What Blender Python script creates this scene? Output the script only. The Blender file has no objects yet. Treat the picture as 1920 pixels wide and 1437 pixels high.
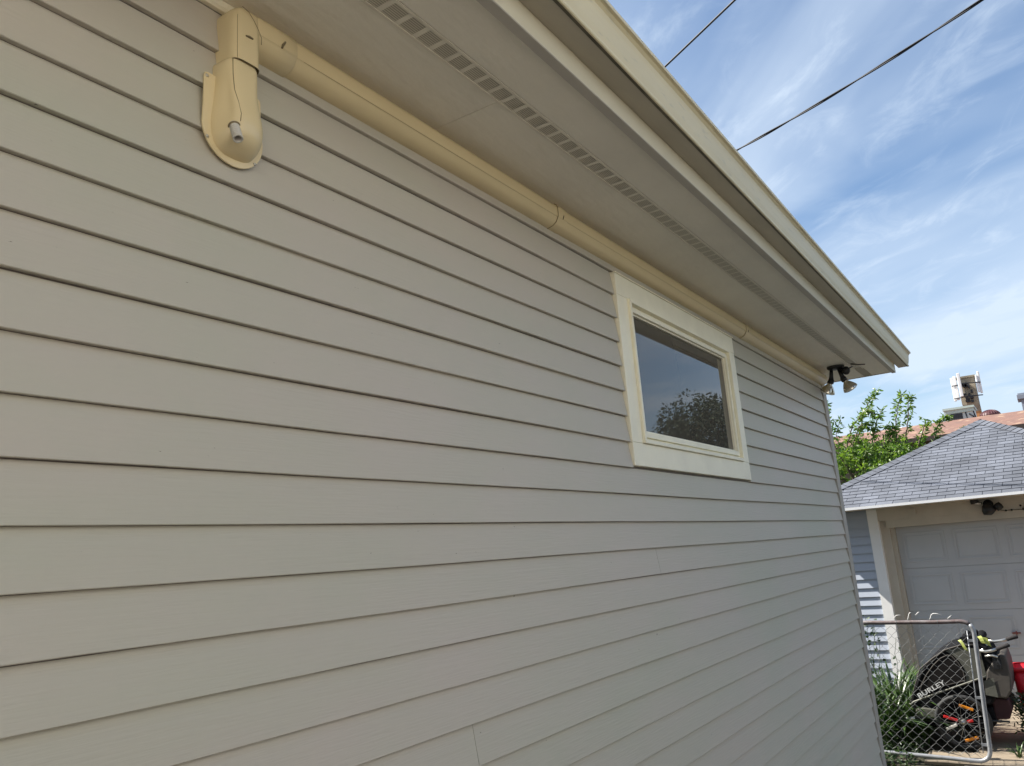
import bpy, bmesh, math, random
from mathutils import Vector, Matrix
import mathutils

# ------------------------------------------------------------------ camera, sky, sun, exposure
EYE = 2.08                       # eye height; all geometry below is written relative to it
scene = bpy.context.scene
col = scene.collection
cam_d = bpy.data.cameras.new('camera'); cam = bpy.data.objects.new('camera', cam_d); col.objects.link(cam)
cam_d.sensor_width = 36.0; cam_d.sensor_fit = 'HORIZONTAL'; cam_d.lens = 36.0 * 1530.0 / 1920.0
cam_d.clip_start = 0.02; cam_d.clip_end = 2000.0
RX = Vector((0.54812, -0.83283, -0.07717)); DN = Vector((0.13733, 0.18062, -0.97392)); FW = Vector((0.82505, 0.52322, 0.21338))
mw = Matrix(((RX.x, -DN.x, -FW.x, 0.0), (RX.y, -DN.y, -FW.y, -1.4), (RX.z, -DN.z, -FW.z, EYE), (0, 0, 0, 1)))
cam.matrix_world = mw
scene.camera = cam

SUN = Vector((-0.22, 1.0, 1.12)).normalized()
sun_d = bpy.data.lights.new('sun', 'SUN'); sun_d.energy = 5.0; sun_d.angle = math.radians(0.53); sun_d.color = (1.0, 0.95, 0.87)
sun = bpy.data.objects.new('sun', sun_d); col.objects.link(sun)
sun.rotation_euler = SUN.to_track_quat('Z', 'Y').to_euler()

world = bpy.data.worlds.new('World'); scene.world = world; world.use_nodes = True
wn = world.node_tree.nodes; wl = world.node_tree.links
for n in list(wn): wn.remove(n)
sky = wn.new('ShaderNodeTexSky'); sky.sky_type = 'NISHITA'; sky.sun_disc = False
sky.sun_elevation = math.asin(SUN.z); sky.sun_rotation = math.atan2(SUN.x, SUN.y)
sky.air_density = 1.0; sky.dust_density = 0.6; sky.ozone_density = 1.6
tc = wn.new('ShaderNodeTexCoord')
sep = wn.new('ShaderNodeSeparateXYZ'); wl.new(tc.outputs['Generated'], sep.inputs[0])
zc = wn.new('ShaderNodeMath'); zc.operation = 'MAXIMUM'; zc.inputs[1].default_value = 0.04; wl.new(sep.outputs['Z'], zc.inputs[0])
zadd = wn.new('ShaderNodeMath'); zadd.operation = 'ADD'; zadd.inputs[1].default_value = 0.12; wl.new(zc.outputs[0], zadd.inputs[0])
dx = wn.new('ShaderNodeMath'); dx.operation = 'DIVIDE'; wl.new(sep.outputs['X'], dx.inputs[0]); wl.new(zadd.outputs[0], dx.inputs[1])
dy = wn.new('ShaderNodeMath'); dy.operation = 'DIVIDE'; wl.new(sep.outputs['Y'], dy.inputs[0]); wl.new(zadd.outputs[0], dy.inputs[1])
cmb = wn.new('ShaderNodeCombineXYZ'); wl.new(dx.outputs[0], cmb.inputs[0]); wl.new(dy.outputs[0], cmb.inputs[1])
def cloud_noise(ang, sx, sy, scale, detail, rough, dist, off, lo, hi):
    mp0 = wn.new('ShaderNodeMapping'); mp0.inputs['Rotation'].default_value = (0, 0, math.radians(-ang)); wl.new(cmb.outputs[0], mp0.inputs['Vector'])
    mp = wn.new('ShaderNodeMapping'); mp.inputs['Scale'].default_value = (sx, sy, 1); mp.inputs['Location'].default_value = off
    wl.new(mp0.outputs[0], mp.inputs['Vector'])
    nz = wn.new('ShaderNodeTexNoise'); nz.inputs['Scale'].default_value = scale; nz.inputs['Detail'].default_value = detail
    nz.inputs['Roughness'].default_value = rough; nz.inputs['Distortion'].default_value = dist
    wl.new(mp.outputs[0], nz.inputs['Vector'])
    rp = wn.new('ShaderNodeMapRange'); rp.interpolation_type = 'SMOOTHSTEP'
    rp.inputs['From Min'].default_value = lo; rp.inputs['From Max'].default_value = hi; wl.new(nz.outputs['Fac'], rp.inputs['Value'])
    return rp.outputs['Result']
def wmath(op, a, b, clamp=False):
    m = wn.new('ShaderNodeMath'); m.operation = op; m.use_clamp = clamp
    for i, v in enumerate((a, b)):
        if isinstance(v, (int, float)): m.inputs[i].default_value = v
        else: wl.new(v, m.inputs[i])
    return m.outputs[0]
c1 = cloud_noise(-124, 0.8, 1.25, 1.35, 5.0, 0.5, 0.5, (3.1, 0.4, 0), 0.42, 0.70)     # long cirrus streaks
c2 = cloud_noise(-118, 0.9, 1.1, 0.62, 4.0, 0.5, 0.3, (1.3, 2.0, 0), 0.36, 0.60)     # broad veil
c3 = cloud_noise(-130, 0.9, 1.7, 3.8, 9.0, 0.62, 1.0, (0, 7, 0), 0.46, 0.78)         # fine wisps
hz = wn.new('ShaderNodeMapRange'); hz.inputs['From Min'].default_value = 0.0; hz.inputs['From Max'].default_value = 0.45
hz.inputs['To Min'].default_value = 0.30; hz.inputs['To Max'].default_value = 0.0; wl.new(sep.outputs['Z'], hz.inputs['Value'])
cl = wmath('MULTIPLY', c1, 0.55); cl = wmath('ADD', cl, wmath('MULTIPLY', c2, 0.62)); cl = wmath('ADD', cl, wmath('MULTIPLY', c3, 0.32))
cl = wmath('ADD', cl, hz.outputs[0], True)
cl = wmath('MULTIPLY', cl, 0.92)
skyhs = wn.new('ShaderNodeHueSaturation'); skyhs.inputs['Saturation'].default_value = 1.17; wl.new(sky.outputs[0], skyhs.inputs['Color'])
skmul = wn.new('ShaderNodeMix'); skmul.data_type = 'RGBA'; skmul.blend_type = 'MIX'
wl.new(cl, skmul.inputs['Factor']); wl.new(skyhs.outputs[0], skmul.inputs[6]); skmul.inputs[7].default_value = (4.7, 5.5, 6.5, 1)
bg = wn.new('ShaderNodeBackground'); bg.inputs['Strength'].default_value = 0.077
out = wn.new('ShaderNodeOutputWorld'); wl.new(skmul.outputs[2], bg.inputs[0]); wl.new(bg.outputs[0], out.inputs[0])

scene.view_settings.view_transform = 'Standard'; scene.view_settings.look = 'None'
scene.view_settings.exposure = 1.10; scene.view_settings.gamma = 1.0; scene.view_settings.use_curve_mapping = False
scene.cycles.use_denoising = True
scene.cycles.max_bounces = 10; scene.cycles.diffuse_bounces = 6
scene.cycles.sample_clamp_indirect = 8.0

# ------------------------------------------------------------------ materials
def mat(name, color, rough=0.6, metal=0.0, var=0.0, vscale=8.0, vstretch=(1, 1, 1), bump=0.0, bscale=60.0, bstretch=(1, 1, 1),
        col2=None, spec=0.5, island=0.0, speck=None, speck_scale=30.0, speck_lo=0.62, speck_hi=0.72, trans=0.0, coat=0.0, bdetail=4.0, rvar=0.0):
    m = bpy.data.materials.new(name); m.use_nodes = True
    nt = m.node_tree; N = nt.nodes; L = nt.links
    b = N['Principled BSDF']
    b.inputs['Roughness'].default_value = rough; b.inputs['Metallic'].default_value = metal
    b.inputs['Specular IOR Level'].default_value = spec
    if trans: b.inputs['Transmission Weight'].default_value = trans
    if coat: b.inputs['Coat Weight'].default_value = coat; b.inputs['Coat Roughness'].default_value = 0.12
    t = N.new('ShaderNodeTexCoord')
    c = (color[0], color[1], color[2], 1)
    cur = None
    def mp(st):
        q = N.new('ShaderNodeMapping'); q.inputs['Scale'].default_value = st; L.new(t.outputs['Object'], q.inputs['Vector']); return q.outputs[0]
    if var or col2:
        nz = N.new('ShaderNodeTexNoise'); nz.inputs['Scale'].default_value = vscale; nz.inputs['Detail'].default_value = 6; nz.inputs['Roughness'].default_value = 0.6
        L.new(mp(vstretch), nz.inputs['Vector'])
        mr = N.new('ShaderNodeMapRange'); mr.inputs['From Min'].default_value = 0.3; mr.inputs['From Max'].default_value = 0.7
        L.new(nz.outputs['Fac'], mr.inputs['Value'])
        mx = N.new('ShaderNodeMix'); mx.data_type = 'RGBA'
        L.new(mr.outputs[0], mx.inputs['Factor'])
        if col2 is None:
            mx.inputs[6].default_value = tuple(v * (1 - var) for v in color) + (1,)
            mx.inputs[7].default_value = tuple(min(1, v * (1 + var)) for v in color) + (1,)
        else:
            mx.inputs[6].default_value = c; mx.inputs[7].default_value = col2 + (1,)
        cur = mx.outputs[2]
        if rvar:
            rr = N.new('ShaderNodeMapRange'); rr.inputs['To Min'].default_value = rough - rvar; rr.inputs['To Max'].default_value = rough + rvar
            L.new(nz.outputs['Fac'], rr.inputs['Value']); L.new(rr.outputs[0], b.inputs['Roughness'])
    if speck:
        s = N.new('ShaderNodeTexNoise'); s.inputs['Scale'].default_value = speck_scale; s.inputs['Detail'].default_value = 3
        L.new(mp(vstretch), s.inputs['Vector'])
        sr = N.new('ShaderNodeMapRange'); sr.inputs['From Min'].default_value = speck_lo; sr.inputs['From Max'].default_value = speck_hi
        L.new(s.outputs['Fac'], sr.inputs['Value'])
        mx = N.new('ShaderNodeMix'); mx.data_type = 'RGBA'; L.new(sr.outputs[0], mx.inputs['Factor'])
        if cur is not None: L.new(cur, mx.inputs[6])
        else: mx.inputs[6].default_value = c
        mx.inputs[7].default_value = speck + (1,)
        cur = mx.outputs[2]
    if island:
        g = N.new('ShaderNodeNewGeometry')
        hs = N.new('ShaderNodeHueSaturation')
        mr = N.new('ShaderNodeMapRange'); mr.inputs['To Min'].default_value = 1 - island; mr.inputs['To Max'].default_value = 1 + island
        L.new(g.outputs['Random Per Island'], mr.inputs['Value']); L.new(mr.outputs[0], hs.inputs['Value'])
        if cur is not None: L.new(cur, hs.inputs['Color'])
        else: hs.inputs['Color'].default_value = c
        cur = hs.outputs[0]
    if cur is not None: L.new(cur, b.inputs['Base Color'])
    else: b.inputs['Base Color'].default_value = c
    if bump:
        nz = N.new('ShaderNodeTexNoise'); nz.inputs['Scale'].default_value = bscale; nz.inputs['Detail'].default_value = bdetail
        L.new(mp(bstretch), nz.inputs['Vector'])
        bp = N.new('ShaderNodeBump'); bp.inputs['Strength'].default_value = bump; bp.inputs['Distance'].default_value = 0.01
        L.new(nz.outputs['Fac'], bp.inputs['Height']); L.new(bp.outputs[0], b.inputs['Normal'])
    return m

def leafmat(name, c1, c2, rough=0.45, trans=0.35):
    m = bpy.data.materials.new(name); m.use_nodes = True
    N = m.node_tree.nodes; L = m.node_tree.links; b = N['Principled BSDF']; o = N['Material Output']
    g = N.new('ShaderNodeNewGeometry'); mx = N.new('ShaderNodeMix'); mx.data_type = 'RGBA'
    mx.inputs[6].default_value = c1 + (1,); mx.inputs[7].default_value = c2 + (1,)
    L.new(g.outputs['Random Per Island'], mx.inputs['Factor']); L.new(mx.outputs[2], b.inputs['Base Color'])
    b.inputs['Roughness'].default_value = rough
    tr = N.new('ShaderNodeBsdfTranslucent'); hs = N.new('ShaderNodeHueSaturation'); hs.inputs['Value'].default_value = 1.6; hs.inputs['Saturation'].default_value = 1.15
    L.new(mx.outputs[2], hs.inputs['Color']); L.new(hs.outputs[0], tr.inputs[0])
    ms = N.new('ShaderNodeMixShader'); ms.inputs[0].default_value = trans
    L.new(b.outputs[0], ms.inputs[1]); L.new(tr.outputs[0], ms.inputs[2]); L.new(ms.outputs[0], o.inputs[0])
    return m

M = {}
M['siding'] = mat('grey_siding_paint', (0.515, 0.462, 0.402), 0.5, col2=(0.475, 0.465, 0.378), vscale=1.3, vstretch=(1, 1, 2.0), bump=0.12, bscale=70, bstretch=(0.12, 1, 2.2),
                  speck=(0.17, 0.15, 0.12), speck_scale=38, speck_lo=0.76, speck_hi=0.80, rvar=0.08)
M['seam_shade'] = mat('lap_gap_and_shade', (0.14, 0.125, 0.11), 0.85, var=0.25, vscale=12)  # dark line along lap seams: joint gap with contact shadow painted in
M['cornerboard'] = mat('grey_corner_board', (0.41, 0.375, 0.325), 0.55, var=0.05, vscale=5)
M['soffit'] = mat('soffit_paint', (0.84, 0.805, 0.70), 0.6, var=0.05, vscale=2.2, bump=0.5, bscale=26, bstretch=(0.3, 1, 1), bdetail=10)
M['cream'] = mat('cream_trim_paint', (0.90, 0.86, 0.69), 0.45, var=0.05, vscale=6, bump=0.05, bscale=50)
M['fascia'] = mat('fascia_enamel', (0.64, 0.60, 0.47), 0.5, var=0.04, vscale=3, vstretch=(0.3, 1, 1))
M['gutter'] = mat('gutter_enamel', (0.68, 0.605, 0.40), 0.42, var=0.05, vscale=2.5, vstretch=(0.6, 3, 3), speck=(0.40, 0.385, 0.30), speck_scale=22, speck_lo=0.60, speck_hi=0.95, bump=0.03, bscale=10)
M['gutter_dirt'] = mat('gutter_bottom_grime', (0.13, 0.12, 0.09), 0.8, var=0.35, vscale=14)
M['vent'] = mat('vent_aluminium', (0.78, 0.74, 0.63), 0.45, var=0.04)
M['void'] = mat('vent_backing_lightened', (0.46, 0.43, 0.36), 0.9)  # pale colour behind the vent slots, painted to lighten their shaded recess
M['tan'] = mat('tan_plastic', (0.73, 0.61, 0.37), 0.24, var=0.025, vscale=5, bump=0.015, bscale=9)
M['tan_dark'] = mat('tan_plastic_seam', (0.20, 0.155, 0.085), 0.6)
M['glass'] = mat('window_glass', (0.088, 0.080, 0.066), 0.012, spec=0.7, bump=0.004, bscale=1.6)
M['screw'] = mat('screw_steel', (0.55, 0.53, 0.48), 0.3, metal=0.9)
M['hose'] = mat('hose_vinyl', (0.56, 0.54, 0.49), 0.45)
M['black'] = mat('black_plastic', (0.012, 0.012, 0.013), 0.45)
M['silver'] = mat('bulb_reflector', (0.62, 0.58, 0.50), 0.22, metal=0.95, var=0.1, vscale=20)
M['bulbglass'] = mat('bulb_glass', (0.75, 0.73, 0.68), 0.12)
M['roofshingle'] = mat('house_shingle', (0.10, 0.095, 0.09), 0.9, var=0.3, vscale=9, bump=0.3, bscale=80)
M['wood'] = mat('weathered_rafter', (0.35, 0.31, 0.24), 0.8, var=0.2)

# ------------------------------------------------------------------ mesh helpers
class MB:
    def __init__(s): s.v = []; s.f = []; s.m = []; s.sm = []
    def add(s, vs, fs, mi=0, smooth=False):
        o = len(s.v); s.v += [tuple(p) for p in vs]
        for f in fs: s.f.append(tuple(i + o for i in f)); s.m.append(mi); s.sm.append(smooth)
        return s
    def quad(s, a, b, c, d, mi=0): return s.add([a, b, c, d], [(0, 1, 2, 3)], mi)
    def box(s, x0, x1, y0, y1, z0, z1, mi=0):
        vs = [(x, y, z) for x in (x0, x1) for y in (y0, y1) for z in (z0, z1)]
        return s.add(vs, [(0, 1, 3, 2), (4, 6, 7, 5), (0, 4, 5, 1), (2, 3, 7, 6), (0, 2, 6, 4), (1, 5, 7, 3)], mi)
    def obox(s, c, ux, uy, uz, hx, hy, hz, mi=0):
        c = Vector(c); ux = Vector(ux).normalized() * hx; uy = Vector(uy).normalized() * hy; uz = Vector(uz).normalized() * hz
        vs = [c + a * ux + b * uy + d * uz for a in (-1, 1) for b in (-1, 1) for d in (-1, 1)]
        return s.add(vs, [(0, 1, 3, 2), (4, 6, 7, 5), (0, 4, 5, 1), (2, 3, 7, 6), (0, 2, 6, 4), (1, 5, 7, 3)], mi)
    def prism_x(s, prof, x0, x1, mi=0, cap=True, smooth=False, closed=True):
        n = len(prof); vs = [(x0, p[0], p[1]) for p in prof] + [(x1, p[0], p[1]) for p in prof]
        fs = [(i, (i + 1) % n, n + (i + 1) % n, n + i) for i in range(n if closed else n - 1)]
        s.add(vs, fs, mi, smooth)
        if cap and closed: s.add([(x0, p[0], p[1]) for p in prof], [tuple(range(n))[::-1]], mi); s.add([(x1, p[0], p[1]) for p in prof], [tuple(range(n))], mi)
        return s
    def tube(s, pts, r, n=8, mi=0, cap=True, closed=False):
        pts = [Vector(p) for p in pts]; N = len(pts)
        rs = r if isinstance(r, (list, tuple)) else [r] * N
        rings = []; prev = None
        for i, p in enumerate(pts):
            if closed: t = pts[(i + 1) % N] - pts[i - 1]
            else: t = pts[min(i + 1, N - 1)] - pts[max(i - 1, 0)]
            t.normalize()
            if prev is None:
                a = Vector((0, 0, 1)) if abs(t.z) < 0.9 else Vector((1, 0, 0))
                u = t.cross(a).normalized()
            else:
                u = (prev - t * prev.dot(t)).normalized()
            prev = u; w = t.cross(u)
            rings.append([p + (u * math.cos(2 * math.pi * k / n) + w * math.sin(2 * math.pi * k / n)) * rs[i] for k in range(n)])
        vs = [q for rg in rings for q in rg]; fs = []
        for i in range(N if closed else N - 1):
            a = i * n; b = ((i + 1) % N) * n
            for k in range(n): fs.append((a + k, a + (k + 1) % n, b + (k + 1) % n, b + k))
        s.add(vs, fs, mi, True)
        if cap and not closed:
            s.add(rings[0], [tuple(range(n))[::-1]], mi); s.add(rings[-1], [tuple(range(n))], mi)
        return s
    def lathe(s, c, axis, prof, n=24, mi=0):
        c = Vector(c); t = Vector(axis).normalized(); a = Vector((0, 0, 1)) if abs(t.z) < 0.9 else Vector((1, 0, 0))
        u = t.cross(a).normalized(); w = t.cross(u); vs = []; fs = []
        for (h, r) in prof:
            vs += [c + t * h + (u * math.cos(2 * math.pi * k / n) + w * math.sin(2 * math.pi * k / n)) * max(r, 1e-5) for k in range(n)]
        for i in range(len(prof) - 1):
            for k in range(n): fs.append((i * n + k, i * n + (k + 1) % n, (i + 1) * n + (k + 1) % n, (i + 1) * n + k))
        return s.add(vs, fs, mi, True)
    def loft(s, rings, mi=0, closed=True, smooth=True, cap=False):
        n = len(rings[0]); vs = [p for r in rings for p in r]; fs = []
        for i in range(len(rings) - 1):
            for k in range(n if closed else n - 1): fs.append((i * n + k, i * n + (k + 1) % n, (i + 1) * n + (k + 1) % n, (i + 1) * n + k))
        s.add(vs, fs, mi, smooth)
        if cap: s.add(rings[0], [tuple(range(n))[::-1]], mi); s.add(rings[-1], [tuple(range(n))], mi)
        return s
    def build(s, name, mats, parent=None, bevel=0.0, fixn=True):
        off = Vector((0, 0, EYE))
        if parent is not None: off = off - Vector(parent['_o'])
        me = bpy.data.meshes.new(name); me.from_pydata([tuple(Vector(p) + off) for p in s.v], [], s.f)
        if not isinstance(mats, (list, tuple)): mats = [mats]
        for m in mats: me.materials.append(m)
        for p, mi, sm in zip(me.polygons, s.m, s.sm): p.material_index = mi; p.use_smooth = sm
        if fixn:
            bm = bmesh.new(); bm.from_mesh(me)
            bmesh.ops.remove_doubles(bm, verts=bm.verts, dist=1e-6) if len(bm.verts) < 60000 else None
            bmesh.ops.recalc_face_normals(bm, faces=bm.faces); bm.to_mesh(me); bm.free()
        o = bpy.data.objects.new(name, me); col.objects.link(o)
        if parent is not None: o.parent = parent; o['_o'] = parent['_o']
        else: o['_o'] = (0, 0, 0)
        if bevel:
            b = o.modifiers.new('bevel', 'BEVEL'); b.width = bevel; b.segments = 2; b.limit_method = 'ANGLE'; b.angle_limit = math.radians(40)
        return o

def tag(o, label=None, cat=None, group=None, kind=None):
    if label: o['label'] = label
    if cat: o['category'] = cat
    if group: o['group'] = group
    if kind: o['kind'] = kind
    return o
def thing(name, loc, label, cat, group=None):
    o = bpy.data.objects.new(name, None); col.objects.link(o)
    p = (loc[0], loc[1], loc[2] + EYE); o.location = p; o['_o'] = p; o.empty_display_size = 0.1
    return tag(o, label, cat, group)
def rnd(a, b): return random.uniform(a, b)
random.seed(4)
GZ = -EYE

# ------------------------------------------------------------------ ground
M['soil'] = mat('soil', (0.04, 0.030, 0.020), 0.95, col2=(0.035, 0.045, 0.018), vscale=2.5, bump=0.6, bscale=40)
M['concrete'] = mat('tan_concrete', (0.26, 0.21, 0.15), 0.85, var=0.16, vscale=7, bump=0.25, bscale=70, speck=(0.22, 0.17, 0.12), speck_scale=40, speck_lo=0.62, speck_hi=0.7)
g = MB(); R = 300.0
g.quad((-R, -R, GZ), (R, -R, GZ), (R, R, GZ), (-R, R, GZ))
tag(g.build('ground', M['soil']), kind='structure')
g = MB()
xs = [8.62, 9.06, 9.9, 10.7, 11.58]
for a, b in zip(xs[:-1], xs[1:]):
    y1 = -0.02 if b < 9.2 else (-0.42 if b < 9.95 else -0.30)
    for (ya, yb) in ((-4.2, -2.3), (-2.29, y1)):
        g.box(a + 0.006, b - 0.006, ya, yb, GZ + 0.0, GZ + 0.03 + rnd(0, 0.003))
tag(g.build('path', M['concrete'], bevel=0.006), kind='structure')
g = MB(); g.box(-9.0, 8.6, -4.4, -0.35, GZ - 0.05, GZ + 0.02)
tag(g.build('driveway', mat('old_asphalt', (0.13, 0.122, 0.11), 0.9, var=0.2, vscale=9, bump=0.4, bscale=120)), kind='structure')

# ------------------------------------------------------------------ our building
XL, XC = -4.2, 6.86            # siding extents
XE = 7.40                      # end of eave
SZ = 1.31                      # soffit height
house = thing('garage_building', (3.0, 2.0, GZ), 'long building with grey lap siding and cream gutter, filling the left and middle', 'building')
laps = [-0.20, -0.0965, 0.0095, 0.1175, 0.2265, 0.3335, 0.4405, 0.5465, 0.652, 0.7575, 0.863, 0.9675, 1.074, 1.178, 1.285]
low = [-0.20 - 0.1063 * k for k in range(1, 17)][::-1]
laps = low + laps
WX0, WX1, WZ0, WZ1 = 3.05, 4.592, 0.343, 1.170
sd = MB()
lapseed = random.Random(8)
joints = {0.0095: None}
def lap_segments(i, z0):
    js = []
    if abs(z0 - (-0.0965)) < 1e-6: js = [3.203]
    elif abs(z0 - laps[laps.index(-0.20) - 3]) < 1e-3: js = [1.868]
    elif i % 3 == 0: js = [lapseed.choice([-2.9, -1.7, -0.6])]
    segs = []; a = XL
    for j in js: segs.append((a, j - 0.0009)); a = j + 0.0009
    segs.append((a, XC))
    if z0 + 0.02 > WZ0 - 0.01 and z0 < WZ1 - 0.01:
        o = []
        for (p, q) in segs:
            if q <= WX0 or p >= WX1: o.append((p, q)); continue
            if p < WX0: o.append((p, WX0 - 0.004))
            if q > WX1: o.append((WX1 + 0.004, q))
        segs = o
    return segs
for i in range(len(laps) - 1):
    z0, z1 = laps[i], laps[i + 1]
    ph = lapseed.uniform(0, 9); amp = 0.0009
    for (a, b) in lap_segments(i, z0):
        n = max(1, int((b - a) / 0.16))
        xsq = [a + (b - a) * k / n for k in range(n + 1)]
        rows = []
        for x in xsq:
            dz = amp * math.sin(x * 2.3 + ph) + lapseed.uniform(-1, 1) * 0.00035; dyy = 0.0010 * math.sin(x * 1.1 + ph * 2)
            T = 0.0185 + dyy
            rows.append([(x, 0.004, z0 + dz + 0.0012), (x, -T + 0.0015, z0 + dz), (x, -T, z0 + dz + 0.0016), (x, -0.0045 , z1 - 0.0012 + dz), (x, -0.0036, z1 + 0.006), (x, 0.006, z1 + 0.006)])
        vs = [p for r in rows for p in r]
        for k in range(n):
            for m_ in range(5):
                A = k * 6 + m_
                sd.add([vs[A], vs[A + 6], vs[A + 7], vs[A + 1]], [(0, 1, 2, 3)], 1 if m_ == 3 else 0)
        sd.add(rows[0], [(0, 1, 2, 3, 4, 5)], 0); sd.add(rows[-1], [(0, 1, 2, 3, 4, 5)], 0)
sd.build('siding', [M['siding'], M['seam_shade']], house)
# sheathing / remaining walls and foundation
w = MB(); w.box(XL, 6.95, 0.006, 0.12, laps[0] - 0.02, 1.40); w.box(XL, XL + 0.12, 0.12, 4.9, GZ, 1.40); w.box(6.83, 6.95, 0.12, 4.9, GZ + 0.2, 1.40)
w.box(XL, 6.95, 4.9, 5.02, GZ, 1.40)
w.build('wall', M['cornerboard'], house)
f = MB(); f.box(XL, 6.96, -0.002, 0.12, GZ - 0.1, laps[0] - 0.022)
f.build('foundation', mat('foundation_concrete', (0.16, 0.15, 0.135), 0.9, var=0.2), house)
cb = MB(); cb.box(XC + 0.002, 6.975, -0.022, 0.0055, laps[0] - 0.02, 1.30); cb.box(6.951, 6.975, 0.0057, 0.11, laps[0] - 0.02, 1.30)
cb.build('corner_board', M['cornerboard'], house, bevel=0.003)
# cream frieze moulding at the top of the wall
fm = MB(); fm.prism_x([(0.0, 1.287), (-0.016, 1.287), (-0.022, 1.293), (-0.022, SZ - 0.001), (0.0, SZ - 0.001)], XL, 6.95)
fm.build('frieze_moulding', M['cream'], house)
# soffit, in two boards either side of the vent strip
V0, V1 = -0.246 - 0.02, -0.311 - 0.022
sf = MB()
def soffit_board(y0, y1, joints_, r):
    a = XL
    for j in joints_ + [XE]:
        n = max(1, int((j - a) / 0.3)); 
        sf.box(a, j - 0.0022, y1, y0, SZ + r.uniform(0, 0.0012), SZ + 0.012); a = j
rs = random.Random(3)
soffit_board(0.02, V0 + 0.001, [-0.62, 1.83, 4.27, 6.70], rs); soffit_board(V1 - 0.001, -0.4835, [0.6, 3.05, 5.48], rs)
sf.build('soffit', M['soffit'], house)
dk = MB(); dk.box(XL, XE - 0.03, V1 - 0.0006, V0 + 0.0006, SZ + 0.0035, SZ + 0.0105)
dk.build('attic_liner', M['void'], house)
# vent strip: pressed blocks of louvre slots
vt = MB(); zt = SZ - 0.0012
vt.box(XL, XE - 0.4, V0 - 0.008, V0, zt - 0.0015, zt + 0.0012); vt.box(XL, XE - 0.4, V1, V1 + 0.008, zt - 0.0015, zt + 0.0012)
vt.box(XL, XE - 0.4, V0 - 0.0085, V0 - 0.008, zt - 0.003, zt + 0.001); 
pitch = 0.0655; x = XL; ya, yb = V1 + 0.008, V0 - 0.008
while x < XE - 0.4 - pitch:
    vt.quad((x, ya, zt), (x + 0.016, ya, zt), (x + 0.016, yb, zt), (x, yb, zt))
    nb = 8
    for k in range(nb):
        c0 = ya + (yb - ya) * (k + 0.0) / nb; c1 = ya + (yb - ya) * (k + 0.70) / nb
        vt.quad((x + 0.016, c0, zt), (x + pitch, c0, zt), (x + pitch, c1, zt + 0.001), (x + 0.016, c1, zt + 0.001))
    x += pitch
vt.build('soffit_vent', M['vent'], house, fixn=False)
# fascia: bottom return, then vertical face
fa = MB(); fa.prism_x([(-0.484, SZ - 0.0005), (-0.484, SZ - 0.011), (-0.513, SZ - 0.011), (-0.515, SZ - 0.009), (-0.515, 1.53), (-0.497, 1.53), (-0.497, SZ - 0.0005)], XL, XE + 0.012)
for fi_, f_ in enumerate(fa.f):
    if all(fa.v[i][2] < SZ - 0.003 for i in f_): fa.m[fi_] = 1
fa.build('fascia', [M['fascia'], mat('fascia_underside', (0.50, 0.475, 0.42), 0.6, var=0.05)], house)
# K-style gutter
GB = 1.371
gp = [(-0.5165, GB + 0.15), (-0.5165, GB), (-0.590, GB), (-0.594, GB + 0.002), (-0.5965, GB + 0.014), (-0.603, GB + 0.034), (-0.608, GB + 0.060), (-0.6105, GB + 0.080), (-0.614, GB + 0.095), (-0.622, GB + 0.104),
      (-0.631, GB + 0.107), (-0.632, GB + 0.118), (-0.624, GB + 0.120)]
gi = [(y + 0.002, z + 0.002) for (y, z) in gp][::-1]; gi[0] = (-0.624, GB + 0.1175)
gu = MB()
full = gp + gi
n = len(full)
XG = XE + 0.22
for (xa, xb) in ((XL, 1.2), (1.2, 4.4), (4.4, XG)):
    gu.prism_x(full, xa, xb, 0, cap=False)
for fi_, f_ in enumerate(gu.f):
    if all(gu.v[i][2] < GB + 0.0005 for i in f_): gu.m[fi_] = 2  # bottom faces take a duller colour with the gutter's shade painted in
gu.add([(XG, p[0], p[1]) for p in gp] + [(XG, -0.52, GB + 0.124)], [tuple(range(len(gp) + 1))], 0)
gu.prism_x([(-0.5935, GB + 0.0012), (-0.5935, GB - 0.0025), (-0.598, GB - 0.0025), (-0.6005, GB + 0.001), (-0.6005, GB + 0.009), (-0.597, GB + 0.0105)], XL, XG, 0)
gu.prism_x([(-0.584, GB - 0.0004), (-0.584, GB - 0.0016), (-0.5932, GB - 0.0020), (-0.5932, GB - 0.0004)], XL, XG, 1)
gu.build('gutter', [M['gutter'], M['gutter_dirt'], mat('gutter_underside_shaded', (0.50, 0.46, 0.37), 0.6, var=0.12, vscale=4, vstretch=(0.4, 2, 2))], house)
# roof (gable, ridge parallel to the wall)
rf = MB(); RYC, RZ = 2.5, 2.75
rf.add([(XL, -0.60, GB + 0.14), (XE + 0.03, -0.60, GB + 0.14), (XE + 0.03, RYC, RZ), (XL, RYC, RZ), (XE + 0.03, 5.6, GB + 0.14), (XL, 5.6, GB + 0.14),
        (XL, -0.52, GB + 0.10), (XE + 0.03, -0.52, GB + 0.10), (XE + 0.03, RYC, RZ - 0.10), (XL, RYC, RZ - 0.10), (XE + 0.03, 5.5, GB + 0.10), (XL, 5.5, GB + 0.10)],
       [(0, 1, 2, 3), (3, 2, 4, 5), (6, 7, 8, 9), (9, 8, 10, 11), (0, 1, 7, 6), (5, 4, 10, 11), (1, 2, 8, 7), (2, 4, 10, 8), (0, 3, 9, 6), (3, 5, 11, 9)])
rf.build('roof', M['roofshingle'], house)
for xx in (XL + 0.05, 6.94):
    gb = MB(); gb.add([(xx, 0.0, 1.40), (xx, 5.0, 1.40), (xx, RYC, RZ - 0.16)], [(0, 1, 2)], 0)
    gb.build('gable_wall', M['cornerboard'], house, fixn=False)
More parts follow.
